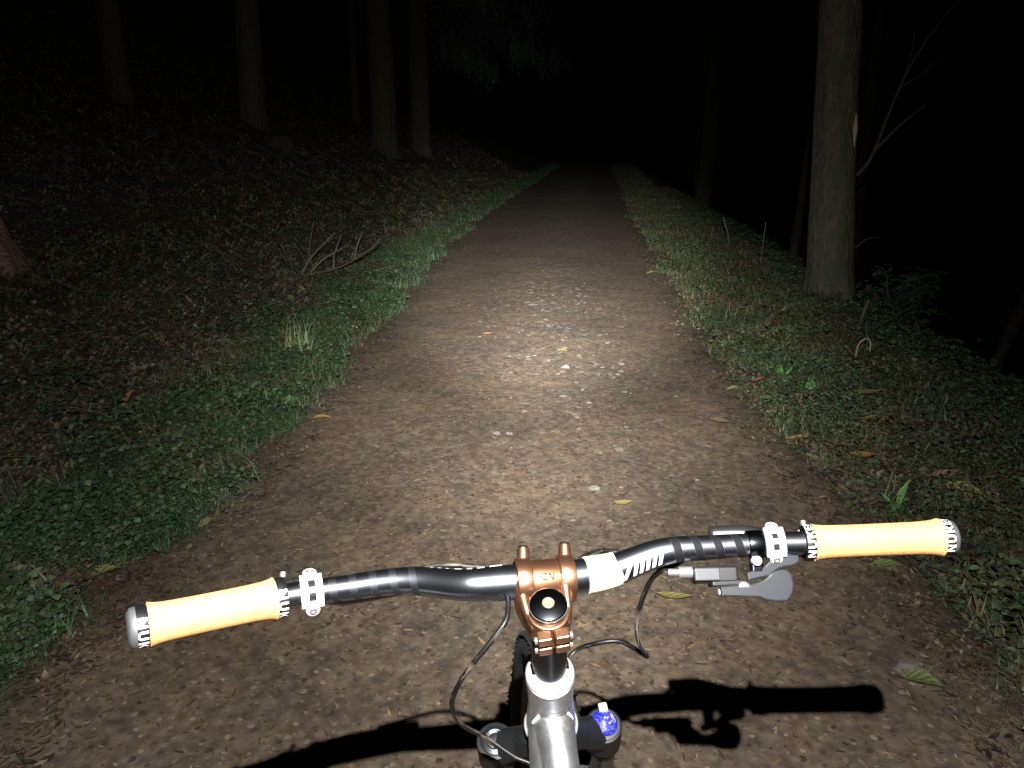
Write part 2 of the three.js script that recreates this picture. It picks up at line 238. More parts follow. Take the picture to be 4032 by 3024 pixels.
{ // dead twigs and stems strewn through the litter
  const r = mulberry(88), tw = mergeGeometries([0, 1, 2].map((i) => turned(sweep([V(-0.12 + i * 0.03, 0, 0), V(0, 0.02, 0.01), V(0.12 - i * 0.04, 0.01, -0.01)], [0.0019, 0.0016, 0.001], 4, { n: 4, ref: V(0, 1, 0), caps: false }), (i - 1) * 0.05, 0.004, (i - 1) * 0.07, i * 1.7, 0.15 * (i - 1))));
  stuff('twig_litter', tw, M.twig, 1500, (o, c) => { const s = r() < 0.65 ? -1 : 1, d = dist(r, 1.5, 22), u = 0.02 + r() ** 1.2 * (s < 0 ? 1.5 + d * 0.35 : 1.4); beside(o, s, d, u, 0.012); o.rotation.set((r() - 0.5) * 0.8, r() * 6.283, (r() - 0.5) * 0.9); o.scale.setScalar(0.35 + r() * 0.7); tint(c, pick(r, [[0.11, 0.085, 0.055], [0.16, 0.13, 0.085], [0.07, 0.052, 0.036], [0.2, 0.18, 0.12]]), r, 0.4); }, 'thin dead twigs and stems strewn through the leaf litter', 'twigs');
}
{ // crumbs, needles and leaf scraps trodden into the path
  const r = mulberry(303), scrap = leafGeo(0.03, 0.009, 0.25, 0.004, 2), tones = [[0.18, 0.145, 0.095], [0.14, 0.108, 0.07], [0.11, 0.082, 0.055], [0.075, 0.057, 0.04], [0.24, 0.2, 0.14], [0.16, 0.135, 0.1], [0.085, 0.085, 0.05]];
  stuff('path_scraps', scrap, M.dryLeaf, 21000, (o, c) => { const d = dist(r, 1.0, 22), e = r() < 0.45, s = e ? (r() < 0.5 ? -1 : 1) * (1 - r() ** 1.6 * 0.28) : (r() + r() - 1) * 0.9, x = centre(d) + s * half(d), z = -d; o.position.set(x, topOf(x, z) + 0.003, z); o.rotation.set((r() - 0.5) * 0.4, r() * 6.283, (r() - 0.5) * 0.5); const k = (0.22 + r() ** 2 * 0.75) * (e ? 1.25 : 0.8); o.scale.set(k, k, k * (0.4 + r() * 1.6)); tint(c, pick(r, tones), r, 0.3); }, 'needles, splinters and leaf scraps trodden into the path', 'path litter');
  stuff('edge_leaves', litterGeo, M.dryLeaf, 6500, (o, c) => { const d = dist(r, 1.1, 24), s = (r() < 0.5 ? -1 : 1) * (1.03 - r() ** 1.8 * 0.24), x = centre(d) + s * half(d), z = -d; o.position.set(x, topOf(x, z) + 0.002, z); o.rotation.set((r() - 0.5) * 0.4, r() * 6.283, (r() - 0.5) * 0.4); const k = 0.16 + r() ** 2 * 0.5; o.scale.set(k * 1.3, k, k * 0.8); tint(c, pick(r, BROWNS), r, 0.5); }, 'small brown leaves gathered along both edges of the path', 'leaf litter');
}
function pebble(seed) { const g = new THREE.IcosahedronGeometry(1, 1), p = g.attributes.position, n = V(); for (let i = 0; i < p.count; i++) { n.fromBufferAttribute(p, i); const k = 1 + 0.6 * noise(n.x * 1.6 + seed, n.y * 1.4, n.z * 1.4) + 0.12 * noise(n.x * 4, n.y * 4 + seed, n.z * 4); p.setXYZ(i, n.x * k, n.y * k * 0.4, n.z * k); } g.computeVertexNormals(); return g; }
{
  const path = scene.getObjectByName('path'), r = mulberry(404), P = [0, 1, 2, 3].map((i) => pebble(i * 5.1));
  const grey = [[0.15, 0.125, 0.1], [0.125, 0.1, 0.078], [0.19, 0.165, 0.14], [0.1, 0.078, 0.058], [0.14, 0.11, 0.084]];
  stuff('gravel', P[1], M.stone, 3400, (o, c) => { const d = dist(r, 1.4, 16), s = 0.08 + (r() + r() + r() - 1.5) * 0.62, x = centre(d) + s * half(d), z = -d; o.position.set(x, topOf(x, z) - 0.001, z); o.rotation.set(r() * 0.5, r() * 6.283, r() * 0.5); const k = 0.0022 + r() ** 3 * 0.0065; o.scale.set(k * (0.8 + r() * 0.8), k * 0.7, k); tint(c, pick(r, grey), r, 0.25); }, null, null, path);
  stuff('pale_gravel', P[2], M.stone, 2300, (o, c) => { const d = 3.4 + (r() + r()) * 3.1, x = centre(d) + 0.22 + (r() + r() + r() - 1.5) * 0.6, z = -d; if (fbm(x * 1.5, z * 1.5, 12, 2) < -0.1) return false; o.position.set(x, topOf(x, z), z); o.rotation.set(r() * 0.4, r() * 6.283, r() * 0.4); const k = 0.004 + r() ** 2 * 0.012; o.position.y -= 0.001; o.rotation.x *= 0.4; o.rotation.z *= 0.4; o.scale.set(k * (0.8 + r() * 0.9), k * 0.16, k); tint(c, pick(r, [[0.24, 0.215, 0.18], [0.2, 0.175, 0.145], [0.32, 0.3, 0.27], [0.17, 0.145, 0.115]]), r, 0.2); }, null, null, path);
  const tones = [[0.26, 0.245, 0.22], [0.32, 0.31, 0.285], [0.18, 0.15, 0.12], [0.2, 0.175, 0.145], [0.15, 0.122, 0.092], [0.25, 0.225, 0.19]].map((t) => { const m = M.stone.clone(); m.color.setRGB(...t); return m; });
  const big = [[0.05, -5.7, 0.045], [0.16, -5.29, 0.03], [0.19, -4.83, 0.028], [0.32, -5.48, 0.03], [0.17, -7.04, 0.05], [0.31, -6.47, 0.04], [0.15, -4.22, 0.026], [0.15, -3.97, 0.036], [-0.17, -4.05, 0.022], [-0.01, -3.76, 0.026], [0.36, -3.1, 0.028], [-0.1, -3.0, 0.024]];
  for (let i = 0; i < 120; i++) { const d = 3 + r() ** 0.9 * 6; big.push([centre(d) + 0.12 + (r() + r() + r() - 1.5) * 0.62, -d, 0.01 + r() ** 2 * 0.026]); }
  big.forEach(([x, z, k], i) => { const m = part('stone', P[i % 4], i < 10 ? tones[i % 2] : r() < (Math.abs(z + 5.8) < 1.6 ? 0.22 : 0.03) ? tones[0] : pick(r, tones.slice(2)), path); m.position.set(x, topOf(x, z) - k * 0.16, z); m.rotation.set(r() * 0.3, r() * 6.283, r() * 0.3); m.scale.set(k * (0.9 + r() * 0.6), k * 0.3, k * 0.8); });
  const pale = shade(new THREE.Mesh(P[2], tones[3])); pale.name = 'pale_stone'; pale.scale.set(0.06, 0.02, 0.04); pale.rotation.y = 0.5; pale.position.set(1.19, topOf(1.19, -1.92), -1.92); scene.add(pale); tag(pale, 'flat whitish stone lying on the path below the right grip', 'stone');
}

// ------------------------------------------------------------------ single fallen leaves
const leafSkin = texture(64, (u, v) => { const rib = Math.abs(v - 0.5) < 0.03 ? 0.78 : 1, vein = Math.abs(((u * 7 + Math.abs(v - 0.5) * 3) % 1) - 0.5) < 0.08 ? 0.9 : 1, k = 235 * rib * vein * (0.85 + 0.15 * Math.sin(u * 31 + v * 17)); return [k, k, k * 0.97]; });
const leafMats = {};
const leafMat = (rgb) => leafMats[rgb] ??= std({ color: new THREE.Color().setRGB(...rgb), map: leafSkin, roughness: 0.6, side: THREE.DoubleSide });
const YEL = [0.62, 0.42, 0.13], PALE = [0.42, 0.42, 0.2], ORA = [0.5, 0.25, 0.08], RED = [0.6, 0.13, 0.08], GRN = [0.16, 0.32, 0.1], TAN = [0.4, 0.3, 0.18], RUST = [0.25, 0.09, 0.05];
[ // x, z, length, width, turn, tilt, colour, label
  [-1.07, -4.06, 0.115, 0.034, 0.1, 0.04, YEL, 'curled yellow leaf lying alone on the left edge of the path'],
  [-1.61, -3.36, 0.15, 0.034, 0.75, 0.35, PALE, 'long pale green leaf lying on the grass of the left verge'],
  [-2.06, -3.9, 0.12, 0.035, 1.3, 0.8, ORA, 'orange leaf standing upright in the litter on the left bank'],
  [-1.7, -3.12, 0.11, 0.06, 0.3, 0.15, RUST, 'dark rusty leaf lying in the herbs of the left verge'],
  [-1.26, -5.08, 0.1, 0.03, -0.15, 0.05, TAN, 'pinkish tan leaf with a long stalk below the grass tuft'],
  [-1.42, -4.3, 0.11, 0.075, 0.9, 0.4, GRN, 'broad bright green leaf standing up in the left verge'],
  [-1.24, -2.81, 0.09, 0.036, 0.95, 0.1, [0.4, 0.33, 0.17], 'yellowish tan leaf on the bare soil left of the path'],
  [-1.57, -2.64, 0.045, 0.036, 1.3, 0.3, [0.5, 0.52, 0.08], 'small bright yellow leaf among dark herbs above the left grip'],
  [-1.47, -2.42, 0.12, 0.05, 0.5, 0.2, [0.36, 0.33, 0.14], 'yellow brown leaf in the grass above the left grip'],
  [-1.56, -2.24, 0.1, 0.055, -0.9, 0.45, [0.3, 0.42, 0.3], 'pale blue green leaf among the herbs beyond the left grip end'],
  [1.87, -7.41, 0.14, 0.07, -0.6, 0.2, [0.36, 0.5, 0.22], 'pale green leaf at the edge of the path before the big tree'],
  [1.87, -7.02, 0.07, 0.045, -0.4, 0.1, ORA, 'small orange leaf just below the pale green leaf on the right edge'],
  [1.6, -4.7, 0.13, 0.03, 0.15, 0.08, RED, 'bright red leaf lying on the right verge'],
  [2.1, -6.04, 0.15, 0.09, -0.3, 0.25, RUST, 'dull rust coloured leaf in the herbs below the big tree'],
  [2.34, -6.05, 0.1, 0.06, -1.1, 0.4, [0.36, 0.36, 0.16], 'pale yellow green leaf hanging in the herbs below the big tree'],
  [2.08, -4.27, 0.17, 0.05, -0.25, 0.12, [0.3, 0.25, 0.1], 'long olive brown leaf on the right verge below the bramble'],
  [1.93, -3.84, 0.2, 0.05, -0.55, 0.12, [0.4, 0.24, 0.1], 'long orange brown leaf in the middle of the right verge'],
  [1.48, -3.72, 0.15, 0.028, 0.3, 0.1, YEL, 'narrow yellow leaf pointing off the path on the right verge'],
  [1.72, -3.69, 0.15, 0.03, 0.2, 0.12, [0.38, 0.34, 0.14], 'narrow olive yellow leaf right of the narrow yellow leaf'],
  [1.68, -3.4, 0.12, 0.05, -0.4, 0.12, ORA, 'broad orange leaf in the grass of the right verge'],
  [1.91, -2.98, 0.19, 0.07, -0.7, 0.15, [0.46, 0.44, 0.2], 'large pale yellow leaf near the right edge of the photo'],
  [1.92, -3.13, 0.12, 0.06, 0.1, 0.2, [0.42, 0.3, 0.24], 'pinkish leaf above the large pale yellow leaf on the right'],
  [1.4, -4.58, 0.12, 0.035, 0.05, 0.05, [0.38, 0.4, 0.2], 'pale leaf at the path edge below the red leaf'],
  [1.14, -3.96, 0.11, 0.05, -0.6, 0.05, [0.24, 0.18, 0.12], 'dull brown leaf lying on the right side of the path'],
  [1.37, -2.48, 0.13, 0.042, -0.1, 0.06, [0.24, 0.34, 0.12], 'green oval leaf lying on the soil below the right grip'],
  [0.55, -2.26, 0.12, 0.03, -0.2, 0.05, [0.4, 0.36, 0.12], 'narrow yellow green leaf on the path beside the shifter cable'],
  [1.18, -1.85, 0.11, 0.05, -0.5, 0.08, [0.2, 0.24, 0.1], 'dull green leaf next to the flat whitish stone'],
  [0.47, -2.95, 0.08, 0.03, 0.1, 0.05, [0.5, 0.44, 0.2], 'pale yellow leaf on the path above the handlebar centre'],
  [0.37, -5.42, 0.07, 0.035, -0.4, 0.1, [0.6, 0.5, 0.1], 'small yellow leaf on the bright stony middle of the path'],
  [-0.19, -5.9, 0.08, 0.03, 0.1, 0.08, [0.5, 0.3, 0.16], 'small orange leaf left of the bright stony patch'],
  [1.62, -8.9, 0.12, 0.05, 0.1, 0.08, [0.5, 0.42, 0.12], 'yellow leaf far up the right edge of the path'],
  [-4.33, -9.6, 0.16, 0.09, 0.4, 0.4, [0.5, 0.32, 0.06], 'yellow leaf lying high on the dark left bank'],
  [-4.25, -9.45, 0.13, 0.08, -0.5, 0.3, [0.45, 0.25, 0.07], 'orange yellow leaf just below the high yellow leaf on the bank'],
].forEach(([x, z, len, wid, turn, tilt, rgb, label], i) => {
  const m = shade(new THREE.Mesh(leafGeo(len, wid, 0.25 + (i % 3) * 0.12, (i % 2 ? 1 : -1) * 0.1 * len, 8, 0.85), leafMat(rgb))); m.name = numbered('fallen_leaf');
  m.position.set(x, topOf(x, z) + (across(x, z).u > 0 ? 0.034 : 0.01) + Math.sin(tilt) * len * 0.5 + (i > 30 ? 0.03 : 0), z); m.rotation.set(0.2, turn, tilt, 'YXZ'); scene.add(m); tag(m, label, 'leaf');
});

// ------------------------------------------------------------------ small plants, sticks and dead wood
function plant(name, label, category, x, z, geos, mat, lift = 0) { const g = thing(name, label, category, [x, topOf(x, z) + lift, z]); geos.forEach(([n, geo, m]) => part(n, geo, m ?? mat, g)); return g; }
const green = (rgb) => std({ color: new THREE.Color().setRGB(...rgb), roughness: 0.55, side: THREE.DoubleSide });
const straw = green([0.3, 0.3, 0.16]), midGreen = green([0.07, 0.2, 0.06]), darkGreen = green([0.035, 0.085, 0.03]), brightGreen = green([0.11, 0.28, 0.08]);
const bareWood = std({ color: new THREE.Color().setRGB(0.07, 0.056, 0.04), roughness: 0.9 }), paleWood = std({ color: new THREE.Color().setRGB(0.13, 0.11, 0.078), roughness: 0.9 }), mossWood = std({ color: new THREE.Color().setRGB(0.07, 0.075, 0.035), roughness: 0.95 });
plant('grass_tuft', 'pale straw coloured grass tuft standing on the left verge', 'grass tuft', -1.5, -5.2, [['blades', grassClump(61, 60, 0.11, 0.26, 0.006), straw], ['green_blades', grassClump(62, 40, 0.13, 0.2, 0.008), midGreen]]);
const rosette = (seed, n, len, wid, up) => { const r = mulberry(seed), L = []; for (let i = 0; i < n; i++) { const a = i / n * 6.283 + r() * 0.7, e = up * (0.6 + r() * 0.7), l = len * (0.7 + r() * 0.5); L.push(turned(leafGeo(l, wid * (0.7 + r() * 0.5), 0.3, -l * 0.1, 6), Math.cos(a) * l * 0.5 * Math.cos(e), Math.sin(e) * l * 0.5, -Math.sin(a) * l * 0.5 * Math.cos(e), a, e)); } return mergeGeometries(L); };
plant('grass_sprout', 'bright green sprout of broad blades beside the red leaf', 'sprout', 1.72, -4.68, [['blades', rosette(71, 5, 0.16, 0.025, 1.1), brightGreen]]);
plant('seedling', 'bright green seedling with oval leaves below the grass sprout', 'seedling', 1.79, -4.4, [['leaves', rosette(72, 6, 0.1, 0.05, 0.8), brightGreen]]);
plant('grass_sprout', 'bright green sprout just beyond the right grip', 'sprout', 1.6, -2.9, [['blades', rosette(73, 5, 0.13, 0.035, 1.0), brightGreen]]);
plant('leafy_herb', 'bright green leafy herb on the left verge beside the broad leaf', 'herb', -1.3, -4.25, [['leaves', rosette(74, 9, 0.09, 0.05, 0.7), brightGreen]]);
plant('leafy_herb', 'large dark green leafy herb at the bottom of the left verge', 'herb', -1.52, -2.05, [['leaves', rosette(75, 12, 0.12, 0.06, 0.6), midGreen]]);
const stick = (pts, r0, r1, n = 10) => sweep(pts.map((p) => V(...p)), [r0, (r0 + r1) / 2, r1], 6, { n, ref: V(0.31, 0.2, 0.93), dent: (w, th, p) => 1 + 0.25 * noise(p.x * 40, p.y * 40, p.z * 40) });
plant('withered_stalk', 'pale withered stalk bent over like a hook on the right verge', 'stalk', 2.37, -5.09, [['stalk', stick([[0, -0.02, 0], [-0.01, 0.08, 0], [0.0, 0.15, 0.01], [0.04, 0.185, 0.02], [0.065, 0.15, 0.03], [0.06, 0.1, 0.04]], 0.008, 0.006, 20), green([0.24, 0.21, 0.12])]]);
plant('dry_stalk', 'upright tan stalk standing on the far right verge', 'stalk', 2.27, -3.84, [['stalk', stick([[-0.02, -0.02, 0], [0, 0.08, 0], [0.02, 0.15, 0]], 0.006, 0.004), bareWood], ['seed_head', stick([[0.02, 0.14, 0], [0.022, 0.17, 0], [0.015, 0.19, 0]], 0.008, 0.004), paleWood]]);
plant('dry_stalk', 'thin bent tan stalk above the right grip', 'stalk', 1.58, -3.03, [['stalk', stick([[-0.01, -0.02, 0], [0.0, 0.05, 0], [-0.005, 0.09, 0], [0.02, 0.13, 0]], 0.004, 0.003), bareWood]]);
plant('sapling', 'thin bare stick leaning left beyond the right verge', 'sapling', 3.1, -11.2, [['stem', stick([[0.06, -0.05, 0], [0.0, 0.2, 0], [-0.08, 0.42, 0]], 0.012, 0.008), paleWood]]);
plant('sapling', 'thin upright bare stem left of the big tree', 'sapling', 3.09, -9.58, [['stem', stick([[0.0, -0.05, 0], [0.01, 0.25, 0], [0.02, 0.5, 0]], 0.008, 0.005), paleWood], ['leaves', turned(rosette(76, 7, 0.09, 0.05, 0.3), 0.01, 0.1, 0, 0, 0), darkGreen]]);
plant('stick', 'dark stick lying across the herbs below the bramble', 'stick', 1.78, -4.45, [['stick', stick([[-0.1, 0.05, -0.3], [0.05, 0.03, 0], [0.2, 0.02, 0.2]], 0.007, 0.005), bareWood]]);
plant('stick', 'pale mossy stick leaning out of the shrub beside the big tree', 'stick', 2.85, -6.26, [['stick', stick([[0, 0, 0.1], [0.06, 0.08, 0], [0.14, 0.2, -0.1]], 0.014, 0.01), paleWood]]);
{ // bramble: two long arching stems
  const g = thing('bramble', 'arching thorny bramble stems on the right verge', 'bramble', [2.06, topOf(2.06, -4.72), -4.72]);
  const r = mulberry(81);
  for (const P of [[[0, 0, 0.02], [0.33, 0.07, -0.3], [0.68, 0.1, -0.72], [0.95, 0.12, -1.2]], [[0.4, 0.04, -0.72], [0.8, 0.1, -1.1], [1.23, 0.13, -1.55], [1.7, 0.1, -2.1]], [[0.05, 0, 0.15], [0.33, 0.12, -0.3], [0.4, 0.25, -0.5]]]) {
    const L = [stick(P, 0.007, 0.004, 24)], c = new THREE.CatmullRomCurve3(P.map((p) => V(...p)));
    for (let i = 0; i < 18; i++) { const p = c.getPoint(r()); L.push(new THREE.ConeGeometry(0.004, 0.016, 5).applyMatrix4(new THREE.Matrix4().makeRotationFromEuler(new THREE.Euler(r() * 6, r() * 6, r() * 6)).setPosition(p))); }
    part('stem', L, mossWood, g);
  }
  const L = []; for (let i = 0; i < 16; i++) { const s = 0.05 + r() * 0.03; L.push(turned(leafGeo(s, s * 0.65, 0.25, -0.006, 5), r() * 1.4, 0.06 + r() * 0.1, -r() * 1.6, r() * 6.28, (r() - 0.5) * 0.8)); }
  part('leaves', L, darkGreen, g);
}
{ // shrub right of the big tree
  const g = thing('shrub', 'dark leafy shrub growing beside the base of the big tree', 'shrub', [3.55, topOf(3.55, -7.1), -7.1]), r = mulberry(91), leaves = [], stems = [];
  for (let k = 0; k < 15; k++) {
    const a = r() * 6.283, R = 0.2 + r() * 0.45, h = 0.22 + r() * 0.32, e = V(Math.cos(a) * R + 0.05, h, Math.sin(a) * R * 0.8), m = V(e.x * 0.4, h * 0.7, e.z * 0.4);
    stems.push(sweep([V(e.x * 0.08, -0.15, e.z * 0.08), m, e], [0.007, 0.005, 0.003], 5, { n: 8, ref: V(1, 0.1, 0.2) }));
    for (let i = 0; i < 44; i++) { const t = 0.3 + r() * 0.7, s = 0.045 + r() * 0.05; leaves.push(turned(leafGeo(s, s * 0.62, 0.25, -0.006, 4), e.x * t + (r() - 0.5) * 0.16, h * (0.5 + t * 0.5) + (r() - 0.5) * 0.16, e.z * t + (r() - 0.5) * 0.16, r() * 6.283, (r() - 0.6) * 1.1, (r() - 0.5) * 0.9)); }
  }
  part('stems', stems, mossWood, g); part('foliage', leaves, green([0.036, 0.075, 0.038]), g);
}
{ // dead branch on the left bank
  const g = thing('fallen_branch', 'dead forked branch with upright twigs lying at the foot of the left bank', 'branch', [-2.0, topOf(-2.0, -8.0), -8.0]);
  part('limb', stick([[-0.35, 0.02, 0.15], [0, 0.06, 0], [0.2, 0.1, -0.2], [0.45, 0.24, -0.45], [0.55, 0.34, -0.6]], 0.018, 0.008, 24), bareWood, g);
  for (const P of [[[-0.05, 0.05, 0], [-0.1, 0.25, 0], [-0.06, 0.5, -0.05], [-0.04, 0.58, -0.05]], [[0.12, 0.08, -0.1], [0.13, 0.22, -0.12], [0.2, 0.42, -0.2]], [[-0.2, 0.03, 0.1], [-0.05, 0.25, 0], [0.16, 0.46, -0.1]], [[-0.22, 0.02, 0.1], [-0.3, 0.2, 0.05], [-0.42, 0.4, 0.0]], [[0.3, 0.14, -0.3], [0.34, 0.3, -0.32], [0.4, 0.44, -0.34]], [[-0.12, 0.04, 0.05], [0.05, 0.2, 0.0], [0.28, 0.33, -0.08]], [[-0.18, 0.03, 0.06], [-0.14, 0.16, 0.02], [-0.24, 0.34, -0.02]]]) part('twig', stick(P, 0.011, 0.004, 14), P[2][0] < 0 ? bareWood : paleWood, g);
}
function lump(name, label, category, x, z, sx, sy, sz, rgb, seed) { const g = new THREE.IcosahedronGeometry(1, 12), p = g.attributes.position, n = V(); for (let i = 0; i < p.count; i++) { n.fromBufferAttribute(p, i); const k = 1 + 0.3 * fbm(n.x * 1.5 + seed, n.y * 1.5, n.z * 1.5, 4); p.setXYZ(i, n.x * k * sx, n.y * k * sy, n.z * k * sz); } g.computeVertexNormals(); const m = shade(new THREE.Mesh(g, std({ color: new THREE.Color().setRGB(...rgb), roughness: 0.95, bumpMap: humusBump, bumpScale: 0.02 }))); m.name = numbered(name); m.position.set(x, topOf(x, z) + sy * 0.25, z); scene.add(m); return tag(m, label, category); }
lump('earth_clod', 'reddish brown clod of earth beside the dead branch', 'clod', -1.68, -7.9, 0.14, 0.08, 0.12, [0.1, 0.062, 0.038], 3);
lump('rock', 'rounded brown rock high on the dark left bank', 'rock', -3.98, -13.8, 0.26, 0.16, 0.22, [0.055, 0.042, 0.03], 9);
{ // broken stump at the left edge
  const g = thing('tree_stump', 'reddish broken tree stump at the left edge of the photo', 'stump', [-3.42, topOf(-3.42, -4.95) - 0.1, -4.95]);
  part('wood', sweep([V(0, -0.1, 0), V(0, 0.12, 0), V(-0.02, 0.3, -0.02), V(-0.06, 0.44, -0.03)], [0.3, 0.2, 0.15, 0.06], 40, { n: 40, ref: V(0, 0, 1), dent: (w, th, p) => 1 + 0.22 * noise(Math.cos(th) * 3, Math.sin(th) * 3, w * 2) + 0.1 * noise(Math.cos(th) * 9, Math.sin(th) * 9, w * 5) }), std({ color: new THREE.Color().setRGB(0.18, 0.105, 0.08), roughness: 0.9, bumpMap: humusBump, bumpScale: 0.02 }), g);
}

// ------------------------------------------------------------------ trees
function trunkGeo(pts, radii, seed, n = 90) { return sweep(pts.map((p) => V(...p)), radii, 36, { n, ref: V(0, 0, 1), caps: true, dent: (w, th, p) => 1 + 0.1 * noise(Math.cos(th) * 1.2 + seed, Math.sin(th) * 1.2, p.y * 0.6) + 0.05 * noise(Math.cos(th) * 5, Math.sin(th) * 5 + seed, p.y * 1.4) + (p.y < 0.5 ? (0.5 - p.y) * 0.6 * (0.4 + Math.abs(Math.sin(th * 2.5 + seed))) : 0) }); }
const barkUV = (g, r) => { const u = g.attributes.uv, p = g.attributes.position; for (let i = 0; i < u.count; i++) u.setXY(i, u.getY(i) * Math.max(1, Math.round(r * 2 * Math.PI / 0.5)), p.getY(i) / 0.9); return g; };
const crownLeaf = mergeGeometries([0, 1, 2, 3, 4].map((i) => turned(leafGeo(0.16, 0.09, 0.25, -0.015, 3), Math.cos(i * 1.3) * 0.13, (i % 3) * 0.06, Math.sin(i * 1.3) * 0.13, i * 1.9, 0.3 - i * 0.2, 0.2)));
function crown(parent, y, R, H, n, seed) { const r = mulberry(seed); stuff('crown', crownLeaf, M.leaf, n, (o, c) => { const a = r() * 6.283, q = Math.sqrt(r()) * R, h = r() * H; o.position.set(Math.cos(a) * q * (1 - 0.5 * h / H), y + h, Math.sin(a) * q * (1 - 0.5 * h / H)); if (noise(o.position.x * 0.8, o.position.y * 0.8, o.position.z * 0.8 + seed) < -0.05) return false; o.rotation.set(r() * 6, r() * 6, r() * 6); tint(c, pick(r, GREENS), r); }, null, null, parent); }
function tree(label, x, z, r, top, seed, mat, { h = 10, lean = 0.0, leaves = 900, sink = 0.15 } = {}) {
  const g = thing('tree', label, 'tree', [x, topOf(x, z) - sink, z]), w = [0, 0.03, 0.08, -0.03, 0.05].map((k, i) => [top * i / 4 + k * r, h * i / 4, lean * i / 4]);
  part('trunk', barkUV(trunkGeo(w, [r * 1.15, r, r * 0.93, r * 0.85, r * 0.6], seed), r), mat, g);
  const q = mulberry(seed * 31 + 7);
  for (let i = 0; i < 5; i++) { const a = q() * 6.283, y = h * (0.62 + q() * 0.35), l = 1.6 + q() * 1.6; part('limb', sweep([V(top * y / h, y, lean * y / h), V(top * y / h + Math.cos(a) * l * 0.5, y + l * 0.35, Math.sin(a) * l * 0.5), V(top * y / h + Math.cos(a) * l, y + l * 0.5, Math.sin(a) * l)], [r * 0.35, r * 0.22, r * 0.08], 8, { n: 12, ref: V(0.1, 0.2, 1) }), mat, g); }
  if (leaves) crown(g, h * 0.86, 3, h * 0.5, leaves, seed); return g;
}
{ // the big tree on the right
  const t = tree('big pale barked tree with a bare scar standing right of the path', 3.1, -7.4, 0.185, -0.42, 3.3, M.bark, { h: 9, lean: -0.9 });
  const branchWood = std({ color: new THREE.Color().setRGB(0.045, 0.04, 0.032), roughness: 0.95 }), limb = (P, a, b) => part('branch', stick(P, a * 0.75, b * 0.75, 24), branchWood, t);
  limb([[0.08, 1.34, 0.05], [0.18, 1.5, 0.08], [0.27, 1.83, 0.08], [0.35, 2.1, 0.08], [0.45, 2.35, 0.08], [0.62, 2.62, 0.05], [0.88, 2.93, 0.0]], 0.022, 0.007);
  limb([[0.2, 1.56, 0.08], [0.38, 1.78, 0.12], [0.56, 1.95, 0.16]], 0.018, 0.009);
  limb([[0.36, 2.1, 0.08], [0.5, 2.2, 0.1], [0.68, 2.36, 0.12]], 0.009, 0.004);
  limb([[0.13, 0.68, 0.1], [0.24, 0.77, 0.1], [0.35, 0.78, 0.1]], 0.009, 0.004);
  limb([[0.37, 2.12, 0.08], [0.4, 2.4, 0.1], [0.4, 2.55, 0.1]], 0.006, 0.003);
  const scar = part('bare_scar', sweep([V(-0.035, 1.6, 0.185), V(-0.042, 1.74, 0.182), V(-0.05, 1.88, 0.179)], [0.006, 0.024, 0.006], 10, { n: 14, ref: V(0, 0, 1), squash: 0.9 }), std({ color: new THREE.Color().setRGB(0.3, 0.22, 0.12), roughness: 0.8 }), t);
  scar.userData.label = 'strip of bare yellow wood where the bark has torn off';
}
tree('slender dim tree standing farthest left on the dark bank', -5.55, -11.6, 0.15, 0.05, 5.1, M.bark2);
tree('dim tree leaning slightly, second from the left on the bank', -4.64, -14.5, 0.2, 0.45, 6.4, M.bark2);
tree('thick dim tree on the bank, nearest the far path on the left', -3.1, -19.7, 0.28, -0.1, 7.7, M.bark2, { h: 12, leaves: 500 });
tree('thin dim tree between the thick tree and the leaning tree', -4.3, -22.4, 0.1, 0.1, 9.2, M.bark2, { leaves: 300 });
{ // conifer whose boughs hang over the path
  const t = tree('conifer with drooping boughs hanging over the far path', -2.63, -23.2, 0.27, 0.1, 11.9, M.bark2, { h: 13, leaves: 0 }), r = mulberry(111), tips = [];
  for (let i = 0; i < 26; i++) { const y = 3.2 + r() * 7, a = -0.9 + r() * 2.6, l = 2 + r() * 2.2, e = V(Math.cos(a) * l, y - 0.4 - r() * 0.9, Math.sin(a) * l); part('bough', sweep([V(0, y, 0), V(e.x * 0.5, y + 0.15, e.z * 0.5), e], [0.045, 0.028, 0.008], 6, { n: 12, ref: V(0.2, 0.1, 1) }), M.bark2, t); tips.push([V(0, y, 0), V(e.x * 0.5, y + 0.15, e.z * 0.5), e]); }
  const needles = []; for (let i = 0; i < 16; i++) needles.push(turned(leafGeo(0.14, 0.022, 0.1, -0.02, 2), 0.04 * (i % 4) - 0.06, -0.03 * i, 0.03 * (i % 3) - 0.03, (i * 2.4) % 6.28, -0.7));
  const curves = tips.map((p) => new THREE.QuadraticBezierCurve3(...p));
  stuff('foliage', mergeGeometries(needles), M.leaf, 2000, (o, c) => { const k = curves[Math.floor(r() * curves.length)], t2 = 0.3 + r() * 0.72, p = k.getPoint(Math.min(1, t2)); o.position.copy(p).add(V((r() - 0.5) * 0.7, -r() * 0.35, (r() - 0.5) * 0.7)); o.rotation.set((r() - 0.5) * 0.8, r() * 6.28, (r() - 0.5) * 0.8); o.scale.setScalar(0.7 + r() * 0.8); tint(c, [0.085, 0.115, 0.09], r); }, null, null, t);
}
